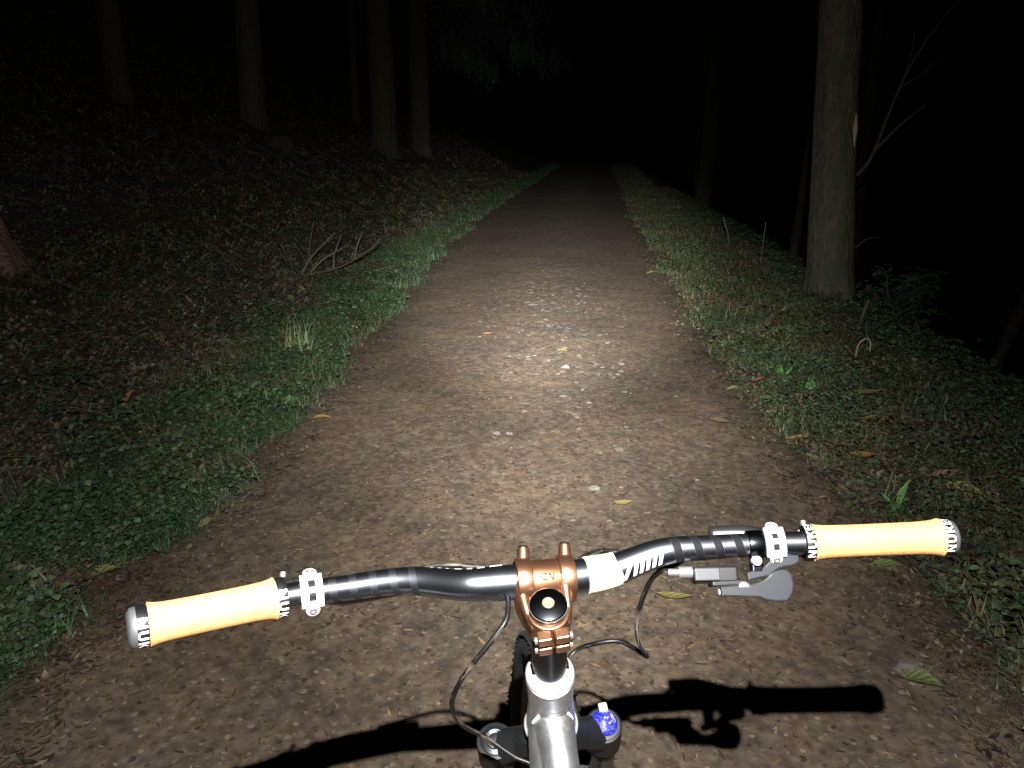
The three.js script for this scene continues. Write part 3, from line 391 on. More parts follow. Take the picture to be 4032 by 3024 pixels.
for (const [x, z, r, top, s, label] of [
  [4.9, -13.5, 0.07, 0.25, 21, 'thin dark tree down the right slope, left of the big tree'], [6.4, -14.5, 0.1, -0.2, 22, 'dark tree on the right slope behind the big tree'], [4.42, -6.9, 0.045, 1.6, 24, 'thin slanting dark tree at the right edge of the photo'],
  [-9.5, -17, 0.2, 0.3, 25, 'dark tree far back at the left edge of the photo'], [5.8, -24, 0.2, 0.2, 26, 'dark tree far along the right side of the path'], [7.8, -33, 0.22, -0.2, 28, 'dark distant tree where the path disappears'],
]) tree(label, x, z, r, top, s, M.bark3, { h: r < 0.08 ? 6 : 12, leaves: 260 });

// ------------------------------------------------------------------ the mountain bike
const font = await new FontLoader().loadAsync('fonts/droid/droid_sans_bold.typeface.json');
const bike = thing('mountain_bike', 'silver mountain bike with a wide black handlebar, copper stem and tan grips in the foreground', 'bicycle', [0, 0, 0]);
const col = (r, g, b) => new THREE.Color().setRGB(r, g, b);
const B = {
  rubber: std({ color: col(0.003, 0.003, 0.003), roughness: 0.95 }), black: std({ color: col(0.05, 0.055, 0.065), roughness: 0.26, metalness: 1 }), matt: std({ color: col(0.006, 0.006, 0.007), roughness: 0.5 }),
  silver: std({ color: col(0.8, 0.81, 0.85), roughness: 0.5, metalness: 0.3 }), copper: std({ color: col(0.5, 0.26, 0.15), roughness: 0.34, metalness: 0.97 }),
  steel: std({ color: col(0.3, 0.3, 0.31), roughness: 0.35, metalness: 0.6 }), gum: null, grey: std({ color: col(0.024, 0.027, 0.034), roughness: 0.38 }), fork: std({ color: col(0.006, 0.007, 0.008), roughness: 0.5 }),
  mudPlastic: std({ color: col(0.06, 0.056, 0.054), roughness: 0.85 }), tape: std({ color: col(0.75, 0.68, 0.5), roughness: 0.85 }), blue: null, red: std({ color: col(0.6, 0.08, 0.05), roughness: 0.5 }), brass: std({ color: col(0.4, 0.3, 0.2), roughness: 0.4, metalness: 0.5 }),
};
const dirtN = tileFbm(6, 900, 5), dirtF = tileFbm(30, 920, 3);
{ const s = (u, v) => Math.max(0, (dirtN(u, v) - 0.58) * 5) * (0.4 + dirtF(u, v)); // raw alloy with dull patches and dried splashes
  B.alloy = std({ color: 0xffffff, metalness: 0.92, roughness: 1, map: texture(256, (u, v) => { const m = Math.min(1, s(u, v)), k = 195 + 50 * dirtF(v, u); return [k + (120 - k) * m, k + 4 + (112 - k) * m, k + 10 + (100 - k) * m]; }), roughnessMap: texture(256, (u, v) => { const k = 62 + 60 * dirtN(v, u) + 110 * Math.min(1, s(u, v)); return [k, k, k]; }, { srgb: false }) });
  B.gum = std({ roughness: 0.75, map: texture(256, (u, v) => { const f = dirtF(u * 0.999, v), m = dirtF(v, u) > 0.74 ? 0.72 : 1, k = (0.93 + 0.14 * (f - 0.5)) * m; return [240 * k, 179 * k, 116 * k]; }) });
  B.blue = std({ roughness: 0.4, map: texture(128, (u, v) => { const m = dirtN(u, v) > 0.56 || dirtF(u, v) > 0.68; return m ? [150, 142, 132] : [28, 38, 158]; }) });
  B.hose = std({ roughness: 0.45, map: texture(256, (u, v) => { const m = dirtN(u, v) > 0.6; return m ? [84, 77, 68] : [12, 13, 15]; }) });
  B.crown = std({ roughness: 0.55, map: texture(256, (u, v) => { const m = Math.min(1, s(u, v) * 0.6); return [20 + 34 * m, 22 + 29 * m, 25 + 24 * m]; }) });
}
// handlebar
const BAR = [[-0.305, 1.125, -0.529], [-0.253, 1.12, -0.559], [-0.201, 1.115, -0.589], [-0.15, 1.111, -0.61], [-0.098, 1.105, -0.631], [-0.048, 1.0865, -0.6535], [-0.005, 1.085, -0.66], [0.032, 1.085, -0.664], [0.065, 1.085, -0.6705], [0.1, 1.0885, -0.6765], [0.152, 1.106, -0.6825], [0.205, 1.11, -0.685], [0.261, 1.113, -0.686], [0.291, 1.1145, -0.685], [0.36, 1.1195, -0.682], [0.433, 1.125, -0.678]].map((p) => V(...p));
const barCurve = new THREE.CatmullRomCurve3(BAR, false, 'catmullrom', 0.5), barLen = barCurve.getLength(), uBar = (px) => { let lo = 0, hi = 1; for (let i = 0; i < 30; i++) { const m = (lo + hi) / 2; if (barCurve.getPoint(m).x < px) lo = m; else hi = m; } return (lo + hi) / 2; };
const barR = (x) => { const T = [[-1, 0.0111], [-0.16, 0.0112], [-0.1, 0.0128], [-0.05, 0.0152], [-0.015, 0.0172], [0.08, 0.0172], [0.11, 0.0155], [0.16, 0.0132], [0.21, 0.0118], [1, 0.0112]]; return lerpTable(T, x); };
function barSleeve(x0, x1, extra, segs = 36, n = 40) { const a = uBar(x0), b = uBar(x1), P = [], R = []; for (let i = 0; i <= n; i++) { const p = barCurve.getPoint(a + (b - a) * i / n); P.push(p); R.push(barR(p.x) + extra); } return sweep(P, R, segs, { n }); }
{
  const c = document.createElement('canvas'); c.width = 2048; c.height = 256; const g = c.getContext('2d'), rc = document.createElement('canvas'); rc.width = 2048; rc.height = 256; const q = rc.getContext('2d');
  g.fillStyle = '#9aa0aa'; g.fillRect(0, 0, 2048, 256); q.fillStyle = 'rgb(0,72,255)'; q.fillRect(0, 0, 2048, 256);
  const U = (x) => (x + 0.305) / 0.738 * 2048; // v runs from the top of the bar (0) towards the front, round below and up the rider's side
  const band = (x, w, lean, dim) => { for (const ctx of [g, q]) { ctx.fillStyle = ctx === g ? (dim ? '#5c6068' : '#2c2c30') : dim ? 'rgb(0,120,255)' : 'rgb(0,190,255)'; ctx.beginPath(); ctx.moveTo(U(x), 0); ctx.lineTo(U(x + w), 0); ctx.lineTo(U(x + w + lean), 256); ctx.lineTo(U(x + lean), 256); ctx.fill(); } };
  for (let i = 0; i < 5; i++) { band(0.156 + i * 0.0205, 0.0085, 0.02); band(-0.165 + i * 0.017, 0.006, 0.016, true); }
  const r = mulberry(505); for (let i = 0; i < 260; i++) { const k = 60 + r() * 110; g.fillStyle = `rgba(${k},${k * 0.93},${k * 0.85},0.55)`; const x = r() * 2048, y = (0.5 + (r() - 0.5) * 0.55) * 256; g.fillRect(x, y, 1 + r() * 7, 1 + r() * 3); }
  q.fillStyle = 'rgb(0,130,0)'; g.fillStyle = '#f2f2f2'; // printed white bars and strokes
  const slant = (x, v0, v1, w, lean) => { for (const k of [g, q]) { k.beginPath(); k.moveTo(U(x), v0 * 256); k.lineTo(U(x + w), v0 * 256); k.lineTo(U(x + w + lean), v1 * 256); k.lineTo(U(x + lean), v1 * 256); k.fill(); } };
  { const a = 0.17; slant(0.103, a, a + 0.15, 0.004, 0.0055); slant(0.114, a, a + 0.15, 0.004, -0.005); for (let i = 0; i < 5; i++) slant(0.1205 + i * 0.0062, a, a + 0.14, 0.0036, -0.001); }
  [[-0.078, 0.003], [-0.071, 0.003], [-0.064, 0.003], [-0.056, 0.007], [-0.044, 0.005], [-0.034, 0.007], [-0.022, 0.012]].forEach(([x, w]) => { for (const k of [g, q]) k.fillRect(U(x), 0.87 * 256, w / 0.738 * 2048, 24); });
  const t = new THREE.CanvasTexture(c); t.colorSpace = THREE.SRGBColorSpace; t.flipY = false; const rt = new THREE.CanvasTexture(rc); rt.flipY = false; t.needsUpdate = rt.needsUpdate = true; t.wrapS = t.wrapT = rt.wrapS = rt.wrapT = THREE.RepeatWrapping;
  const geo = barSleeve(-0.303, 0.431, 0, 48, 220); { const u = geo.attributes.uv, p = geo.attributes.position; for (let i = 0; i < u.count; i++) { u.setX(i, (p.getX(i) + 0.305) / 0.738); } }
  part('handlebar', geo, std({ map: t, roughnessMap: rt, metalnessMap: rt, roughness: 1, metalness: 1 }), bike);
}
part('tape', barSleeve(0.073, 0.106, 0.0012, 32, 12), B.tape, bike);

// grips with lock rings
function ringText(text, bg, flip) { const c = document.createElement('canvas'); c.width = 1024; c.height = 96; const g = c.getContext('2d'); g.fillStyle = bg; g.fillRect(0, 0, 1024, 96); g.fillStyle = '#f4f4f4'; g.font = 'bold 86px sans-serif'; g.textBaseline = 'middle'; g.textAlign = 'center'; for (const x of [512]) { g.save(); g.translate(x, 50); if (flip) g.rotate(Math.PI); g.scale(1.5, 1); g.fillText(text, 0, 0); g.restore(); } const t = new THREE.CanvasTexture(c); t.colorSpace = THREE.SRGBColorSpace; t.wrapS = THREE.RepeatWrapping; t.needsUpdate = true; return t; }
function grip(outer, inner, off, flip) {
  const ax = inner.clone().sub(outer), L = ax.length(), n = ax.clone().normalize(), at = (t) => outer.clone().addScaledVector(n, t), right = V(0, 1, 0);
  const band = (t0, t1, r, mat, name) => part(name, lathe([[r - 0.002, t0], [r, t0 + 0.0006], [r, t1 - 0.0006], [r - 0.002, t1]], 40, n, outer, right), mat, bike);
  const txt = std({ map: ringText('NUKEPROOF', '#0d0d0f', flip), roughness: 0.5 }); txt.map.offset.x = off;
  part('end_cap', lathe([[0, 0], [0.0125, 0.0003], [0.0162, 0.003], [0.0168, 0.0075]], 36, n, outer, right), std({ color: col(0.34, 0.35, 0.38), roughness: 0.4, metalness: 0.8 }), bike);
  band(0.0065, 0.0155, 0.0174, txt, 'lock_ring');
  const a = 0.0155, b = L - 0.0095, P = []; for (let i = 0; i <= 30; i++) { const t = i / 30, e = Math.min(t, 1 - t); P.push([0.0163 + 0.0024 * Math.exp(-e * 18) - 0.0004 * Math.sin(t * 3.14), a + (b - a) * t]); }
  const gg = lathe(P, 44, n, outer, right); { const u = gg.attributes.uv; for (let i = 0; i < u.count; i++) u.setXY(i, u.getX(i) * 2, u.getY(i) * 2); }
  const rubber = part('grip', gg, B.gum, bike); rubber.userData.label = off < 0 ? 'tan rubber grip on the left end of the bar' : 'tan rubber grip on the right end of the bar';
  band(L - 0.0095, L - 0.0005, 0.0178, txt, 'lock_ring');
  part('ring_bolt', rod(0.0028, at(L - 0.005).add(V(0, 0.012, -0.0135)), at(L - 0.005).add(V(0, 0.016, -0.0165)), 12), B.steel, bike);
}
grip(V(-0.3085, 1.1255, -0.527), V(-0.2, 1.115, -0.5895), -0.22, false);
grip(V(0.4375, 1.1253, -0.678), V(0.29, 1.1145, -0.685), 0.2, false);

// silver clamps of the controls: a curved plate with two windows and a bolt lobe at each end
function clamp(x, small) {
  const p = barCurve.getPoint(uBar(x)), e = barCurve.getTangent(uBar(x)), nrm = V(0, 0.62, 0.78).addScaledVector(e, -V(0, 0.62, 0.78).dot(e)).normalize(), d = V().crossVectors(nrm, e).normalize(), geos = [], R = 0.02, r0 = barR(x) + 0.0006;
  const bent = (s0, s1, t0, t1, th) => { const g = new RoundedBoxGeometry(s1 - s0, th, t1 - t0, 3, Math.min(th, s1 - s0) * 0.35), q = g.attributes.position; const big = new THREE.BoxGeometry(s1 - s0, th, t1 - t0, 1, 1, 10), src = (t1 - t0) > 0.008 ? big : g, a = src.attributes.position; for (let i = 0; i < a.count; i++) { const s = a.getX(i) + (s0 + s1) / 2, h = a.getY(i) + th / 2, t = a.getZ(i) + (t0 + t1) / 2, th2 = t / R, rr = R + h, w = p.clone().addScaledVector(e, s).addScaledVector(nrm, r0 - R + rr * Math.cos(th2)).addScaledVector(d, rr * Math.sin(th2)); a.setXYZ(i, w.x, w.y, w.z); } src.computeVertexNormals(); geos.push(src); };
  const w = small ? 0.0042 : 0.0058;
  bent(-0.0095, -0.0032, -0.0135, 0.0135, 0.0032); bent(0.0032, 0.0095, -0.0135, 0.0135, 0.0032);
  bent(-0.0033, 0.0033, -0.0135, -0.0088 + (0.0058 - w) * 0.5, 0.003); bent(-0.0033, 0.0033, -0.0024, 0.0024, 0.003); bent(-0.0033, 0.0033, 0.0088 - (0.0058 - w) * 0.5, 0.0135, 0.003);
  const lobe = (t) => { const th = t / R, o = p.clone().addScaledVector(nrm, r0 - R + R * Math.cos(th)).addScaledVector(d, R * Math.sin(th)), up = nrm.clone().multiplyScalar(Math.cos(th)).addScaledVector(d, Math.sin(th)); return [o, up]; };
  for (const t of [-0.0165, 0.0165]) { const [o, up] = lobe(t); geos.push(rod(0.0062, o.clone().addScaledVector(up, -0.006), o.clone().addScaledVector(up, 0.0034), 20)); }
  const c = part('control_clamp', geos, B.silver, bike); 
  for (const t of [-0.0165, 0.0165]) { const [o, up] = lobe(t); const g = lathe([[0.0014, 0.0036], [0.0016, 0.0044], [0.0032, 0.0044], [0.0036, 0.0034]], 16, up, o); part('bolt', g, B.steel, c); }
  part('clamp_back', lathe([[0.0112, -0.0085], [0.0135, -0.0075], [0.0135, 0.0075], [0.0112, 0.0085]], 28, e, p, V(0, 1, 0)), B.matt, c);
}
clamp(-0.18, false); clamp(0.2605, true);

// stem
const up = V(-0.04, 0.911, 0.408).normalize(), TOP = V(0.034, 1.083, -0.6225), S0 = TOP.clone().addScaledVector(up, -0.022), CB = V(0.032, 1.085, -0.664), rt = V(0.985, 0.02, -0.165); rt.addScaledVector(up, -rt.dot(up)).normalize();
const fw = V().crossVectors(up, rt).normalize(); const reach = CB.clone().sub(S0).dot(fw), stemM = (r, f, u) => S0.clone().addScaledVector(rt, r).addScaledVector(fw, f).addScaledVector(up, u);
const frame = (r, f, u) => new THREE.Matrix4().makeBasis(rt, up, fw.clone().negate()).setPosition(stemM(r, f, u));
{
  const s = new THREE.Shape(), w = 0.0265, b = 0.0188; s.moveTo(-w, reach - 0.006); s.lineTo(-w, reach - 0.016); s.quadraticCurveTo(-w + 0.003, 0.008, -b, -0.001); s.absarc(0, 0, b, Math.PI, 2 * Math.PI, false); s.quadraticCurveTo(w - 0.003, 0.008, w, reach - 0.016); s.lineTo(w, reach - 0.006); s.closePath();
  const g = new THREE.ExtrudeGeometry(s, { depth: 0.028, bevelEnabled: true, bevelSize: 0.002, bevelThickness: 0.0025, bevelSegments: 3, curveSegments: 20 }); // x right, y forward, z up
  g.applyMatrix4(new THREE.Matrix4().makeBasis(rt, fw, up).setPosition(stemM(0, 0, -0.0155)));
  const bt = barCurve.getTangent(uBar(0.032)), cyl = (r0, r1, R) => lathe([[R - 0.003, r0], [R, r0 + 0.0012], [R, r1 - 0.0012], [R - 0.003, r1]], 40, bt, CB, V(0, 1, 0));
  const dir = fw.clone().multiplyScalar(0.62).addScaledVector(up, 0.78).normalize(), geos = [g, cyl(-0.0292, -0.0135, 0.0232), cyl(0.0135, 0.0292, 0.0232), cyl(-0.014, 0.014, 0.0205)];
  const stem = part('stem', geos, B.copper, bike);
  for (const e of [-1, 1]) {
    const o = CB.clone().addScaledVector(bt, e * 0.0212), hd = V(0, 0.72, -0.69); // face plate boss with its bolt
    part('bolt_boss', [rod(0.0072, o.clone().addScaledVector(hd, 0.012), o.clone().addScaledVector(hd, 0.0335), 20, 0.006), rod(0.0072, o.clone().addScaledVector(V(0, -0.5, -0.86), 0.012), o.clone().addScaledVector(V(0, -0.5, -0.86), 0.03), 16, 0.006)], B.copper, stem);
    part('bolt', lathe([[0, 0.0015], [0.0022, 0.0015], [0.0024, 0.003], [0.0046, 0.0028], [0.005, 0.001], [0.005, 0]], 20, hd, o.clone().addScaledVector(hd, 0.033)), B.matt, stem);
    const q = CB.clone().addScaledVector(bt, e * 0.0205), d2 = V(0, 0.75, 0.66); part('bolt', lathe([[0, 0.0004], [0.0018, 0.0005], [0.0024, 0.0016], [0.0034, 0.0012], [0.0036, 0]], 18, d2, q.addScaledVector(d2, 0.0228)), B.steel, stem);
    part('side_rib', sweep([stemM(e * 0.0208, reach - 0.004, 0.0185), stemM(e * 0.021, reach * 0.55, 0.0145), stemM(e * 0.0195, 0.004, 0.0115), stemM(e * 0.0165, -0.012, 0.006)], [0.0075, 0.0062, 0.0045, 0.0028], 16, { n: 24, ref: up }), B.copper, stem);
    for (const u of [-0.0085, 0.0075]) { part('clamp_jaw', box(0.0145, 0.0105, 0.012, 0.0022, frame(e * 0.0082, -0.0235, u)), B.copper, stem); part('bolt', rod(0.0036, stemM(e * 0.0152, -0.0245, u), stemM(e * 0.0182, -0.0245, u), 16), B.steel, stem); }
  }
  const tg = new TextGeometry('HZN', { font, size: 0.0068, depth: 0.0008, curveSegments: 4 }); tg.center(); tg.applyMatrix4(new THREE.Matrix4().makeBasis(bt, V(0, 0.75, -0.66).normalize(), V(0, 0.66, 0.75)).setPosition(CB.clone().add(V(0, 0.0142, 0.0162))));
  part('lettering', tg, std({ color: col(0.05, 0.02, 0.01), roughness: 0.8 }), stem);
}
{ // top cap, spacers and headset
  const cap = part('top_cap', lathe([[0.0178, 0], [0.0182, 0.0015], [0.0178, 0.003], [0.0165, 0.0042], [0.009, 0.0058], [0.0056, 0.006]], 48, up, TOP), B.black, bike);
  part('cap_rim', lathe([[0.0178, 0.0012], [0.01845, 0.0014], [0.01845, 0.0022], [0.0178, 0.0026]], 48, up, TOP), B.steel, cap);
  part('bolt', lathe([[0, 0.0048], [0.0026, 0.0048], [0.0028, 0.0072], [0.0052, 0.0072], [0.0058, 0.0062], [0.0058, 0.0055]], 24, up, TOP), B.brass, cap);
  part('spacer', [lathe([[0.0174, -0.0065], [0.0176, 0]], 40, up, TOP)], B.black, bike);
  const RING = V(0.039, 0.979, -0.6685), ax = RING.clone().sub(TOP), down = ax.clone().normalize(), u2 = down.clone().negate();
  part('steerer_spacer', lathe([[0.0178, 0], [0.0178, 0.06]], 40, u2, RING), B.black, bike);
  part('headset_cup', lathe([[0.0178, 0.001], [0.0195, 0.0012], [0.0246, -0.0085], [0.0256, -0.0105], [0.0256, -0.014], [0.0248, -0.0145]], 56, u2, RING), B.silver, bike);
  const hb = RING.clone().addScaledVector(down, 0.0145), he = RING.clone().addScaledVector(down, 0.125);
  const frameP = part('head_tube', [sweep([hb, hb.clone().lerp(he, 0.5), he], [0.0258, 0.0245, 0.0285], 40, { n: 20, ref: V(0, 0, 1) })], B.alloy, bike);
  part('lower_cup', lathe([[0.0285, 0], [0.03, 0.001], [0.031, 0.006], [0.0285, 0.009]], 48, u2, he.clone().addScaledVector(down, 0.007)), B.silver, bike);
  // main tubes, with the weld beads at the head tube
  const jt = RING.clone().addScaledVector(down, 0.045), seat = V(0.088, 0.76, 0.02), bb = V(0.075, 0.345, -0.2), jd = RING.clone().addScaledVector(down, 0.095), rear = V(0.1, 0.375, 0.24);
  const tt = part('top_tube', [sweep([V(0.0405, 0.918, -0.712), V(0.046, 0.893, -0.678), V(0.052, 0.868, -0.645), V(0.06, 0.805, -0.55), V(0.07, 0.775, -0.4), seat], [0.0215, 0.0205, 0.0195, 0.0185, 0.0175, 0.017], 40, { n: 80, uLen: 0.35 })], B.alloy, bike);
  const wd = V(0.1, -0.6, 0.8).normalize(); jt.set(0.0405, 0.918, -0.712); for (const k of [0.031]) part('weld_bead', sweep([...Array(49)].map((_, i) => { const a = i / 48 * 6.283, x = V().crossVectors(wd, V(0, 1, 0)).normalize(), y = V().crossVectors(x, wd); return jt.clone().addScaledVector(wd, k + 0.0035 * Math.cos(2 * a)).addScaledVector(x, 0.0213 * Math.cos(a)).addScaledVector(y, 0.0213 * Math.sin(a)); }), [0.0015, 0.0015], 8, { n: 260, ref: wd, dent: (w) => 1 + 0.25 * Math.sin(w * 300), caps: false }), B.silver, tt);
  part('down_tube', [sweep([jd, jd.clone().lerp(bb, 0.5), bb], [0.026, 0.029, 0.027], 32, { n: 30, uLen: 0.35 })], B.alloy, bike);
  part('seat_tube', rod(0.018, bb, seat.clone().add(V(0.002, 0.04, 0.03)), 24), B.alloy, bike);
  part('rear_stay', [rod(0.01, bb.clone().add(V(-0.04, 0, 0.03)), rear.clone().add(V(-0.07, 0, 0)), 12), rod(0.01, bb.clone().add(V(0.04, 0, 0.03)), rear.clone().add(V(0.07, 0, 0)), 12), rod(0.009, seat.clone().add(V(-0.02, -0.04, 0)), rear.clone().add(V(-0.07, 0, 0)), 12), rod(0.009, seat.clone().add(V(0.02, -0.04, 0)), rear.clone().add(V(0.07, 0, 0)), 12)], B.alloy, bike);
  part('seat_post', rod(0.0155, seat, V(0.096, 0.9, 0.075), 20), B.black, bike);
  part('saddle', sweep([V(0.09, 0.915, -0.09), V(0.094, 0.925, 0.02), V(0.1, 0.93, 0.16)], [0.02, 0.035, 0.07, 0.06], 20, { n: 20, squash: 0.4 }), B.matt, bike);
  part('crank', [rod(0.04, bb.clone().add(V(-0.045, 0, 0)), bb.clone().add(V(0.045, 0, 0)), 24), rod(0.012, bb.clone().add(V(0.06, 0, 0)), bb.clone().add(V(0.07, 0, -0.17)), 12), rod(0.012, bb.clone().add(V(-0.06, 0, 0)), bb.clone().add(V(-0.07, 0, 0.17)), 12)], B.black, bike);
  // fork
  const L = V(-0.0205, 0.8, -0.762), R = V(0.1145, 0.802, -0.786), mid = he.clone().addScaledVector(down, 0.03), f3 = V().crossVectors(rt, down).normalize(); if (f3.z > 0) f3.negate();
  const cr = sweep([L.clone().addScaledVector(down, 0.02), L.clone().lerp(mid, 0.5).addScaledVector(down, 0.01), mid, R.clone().lerp(mid, 0.5).addScaledVector(down, 0.01), R.clone().addScaledVector(down, 0.02)], [0.0225, 0.0185, 0.027, 0.0185, 0.0225], 28, { n: 50, ref: u2, squash: 0.85 });
  const bore = (p) => lathe([[0.0185, 0.0005], [0.0222, 0], [0.0232, -0.0012], [0.0232, -0.042], [0.021, -0.046], [0.018, -0.046]], 36, u2, p);
  const crown2 = part('fork_crown', [cr, bore(L), bore(R)], B.crown, bike);
  const axle = L.clone().add(R).multiplyScalar(0.5).addScaledVector(down, 0.462).addScaledVector(f3, 0.012), Rw = 0.345; axle.y = Math.max(axle.y, Rw + 0.016);
  for (const [p, e] of [[L, -1], [R, 1]]) {
    part('stanchion', rod(0.0175, p.clone().addScaledVector(down, 0.02), p.clone().addScaledVector(down, 0.3), 24), std({ color: col(0.03, 0.03, 0.032), roughness: 0.25 }), bike);
    part('fork_lower', sweep([p.clone().addScaledVector(down, 0.16), p.clone().addScaledVector(down, 0.3), p.clone().addScaledVector(down, 0.46).addScaledVector(f3, 0.015)], [0.0235, 0.0215, 0.0175], 24, { n: 16, ref: V(0, 0, 1) }), B.fork, bike);
  }
  part('dust_ring', new THREE.TorusGeometry(0.0192, 0.0016, 8, 40).applyMatrix4(basis(rt, f3, R.clone().addScaledVector(down, 0.052))), B.red, bike);
  const lc = part('air_cap', lathe([[0, 0.0055], [0.005, 0.0055], [0.0075, 0.0045], [0.008, 0.002], [0.0105, 0.002], [0.011, 0.004], [0.0135, 0.004], [0.0165, 0.0015], [0.0178, 0.002], [0.0186, 0]], 40, u2, L), std({ color: col(0.2, 0.21, 0.22), roughness: 0.3, metalness: 0.95 }), bike);
  const kb = part('damper_knob', lathe([[0, 0.016], [0.004, 0.016], [0.005, 0.0145], [0.013, 0.012], [0.0165, 0.008], [0.0178, 0.002], [0.0178, 0]], 40, u2, R), B.blue, bike); kb.userData.label = 'blue damper dial with a silver lever on the right fork leg';
  part('knob_lever', [box(0.011, 0.006, 0.012, 0.002, new THREE.Matrix4().makeBasis(rt, u2, V().crossVectors(rt, u2)).setPosition(R.clone().addScaledVector(f3, 0.0165).addScaledVector(u2, 0.011).addScaledVector(rt, 0.003)))], B.silver, kb);
  part('knob_ring', lathe([[0.018, -0.001], [0.0196, 0], [0.0196, 0.0025], [0.0182, 0.0032]], 40, u2, R), B.steel, kb);
  // wheels
  const wheel = (c, right, name) => {
    const up3 = V(0, 1, 0), m = basis(right, up3, c), z = V().setFromMatrixColumn(m, 2), M3 = new THREE.Matrix4().makeBasis(z, up3, right.clone().negate()).setPosition(c);
    const w = part(name, new THREE.TorusGeometry(Rw - 0.027, 0.027, 18, 96).applyMatrix4(M3), B.rubber, bike), knobs = [];
    for (let i = 0; i < 84; i++) for (const k of [-1, 0, 1]) { const a = (i + (k ? 0.5 : 0)) / 84 * 6.283, q = k * 0.62, g = new THREE.BoxGeometry(0.006, 0.013, k ? 0.01 : 0.018); g.applyMatrix4(new THREE.Matrix4().makeRotationX(0).setPosition(0, 0, 0)); g.rotateX(0).translate(0, 0, 0); const o = new THREE.Matrix4().makeRotationZ(a - Math.PI / 2).multiply(new THREE.Matrix4().makeTranslation(0, Rw - 0.029, 0)).multiply(new THREE.Matrix4().makeRotationX(q)).multiply(new THREE.Matrix4().makeTranslation(0, 0.03, 0)); g.applyMatrix4(o); knobs.push(g.applyMatrix4(M3)); }
    const kn = part('tread_knobs', knobs, B.rubber, w); kn.userData.kind = 'stuff';
    part('rim', new THREE.TorusGeometry(Rw - 0.055, 0.011, 8, 80).applyMatrix4(M3), B.matt, w); part('hub', rod(0.02, c.clone().addScaledVector(right, -0.05), c.clone().addScaledVector(right, 0.05), 20), B.matt, w);
    const sp = []; for (let i = 0; i < 28; i++) { const a = i / 28 * 6.283; sp.push(rod(0.001, c.clone().addScaledVector(right, i % 2 ? 0.035 : -0.035), V(Math.cos(a) * (Rw - 0.06), Math.sin(a) * (Rw - 0.06), 0).applyMatrix4(M3), 5)); } const spk = part('spokes', sp, B.steel, w); spk.userData.kind = 'stuff';
    return M3;
  };
  const wr = V(rt.x, 0, rt.z).normalize(), M3 = wheel(axle, wr, 'front_wheel'); wheel(V(rear.x, Rw + 0.012, rear.z), V(1, 0, 0.03).normalize(), 'rear_wheel');
  const fg = new THREE.PlaneGeometry(1, 1, 30, 8), fp = fg.attributes.position, wf = V().crossVectors(V(0, 1, 0), wr); // mudguard over the top of the tyre
  for (let i = 0; i < fp.count; i++) { const a = 0.1 - (fp.getX(i) + 0.5) * 1.1, s = fp.getY(i) * 2, R2 = Rw + 0.022 - 0.02 * s * s; const w = axle.clone().addScaledVector(wf, Math.sin(a) * R2).addScaledVector(wr, -0.01 + s * 0.028 * (1 - 0.3 * smooth(0.35, 0.5, fp.getX(i) * -1))); w.y += Math.cos(a) * R2; fp.setXYZ(i, w.x, w.y, w.z); }
  const fm = B.mudPlastic.clone(); fm.side = THREE.DoubleSide; fg.computeVertexNormals(); part('mudguard', fg, fm, bike);
}
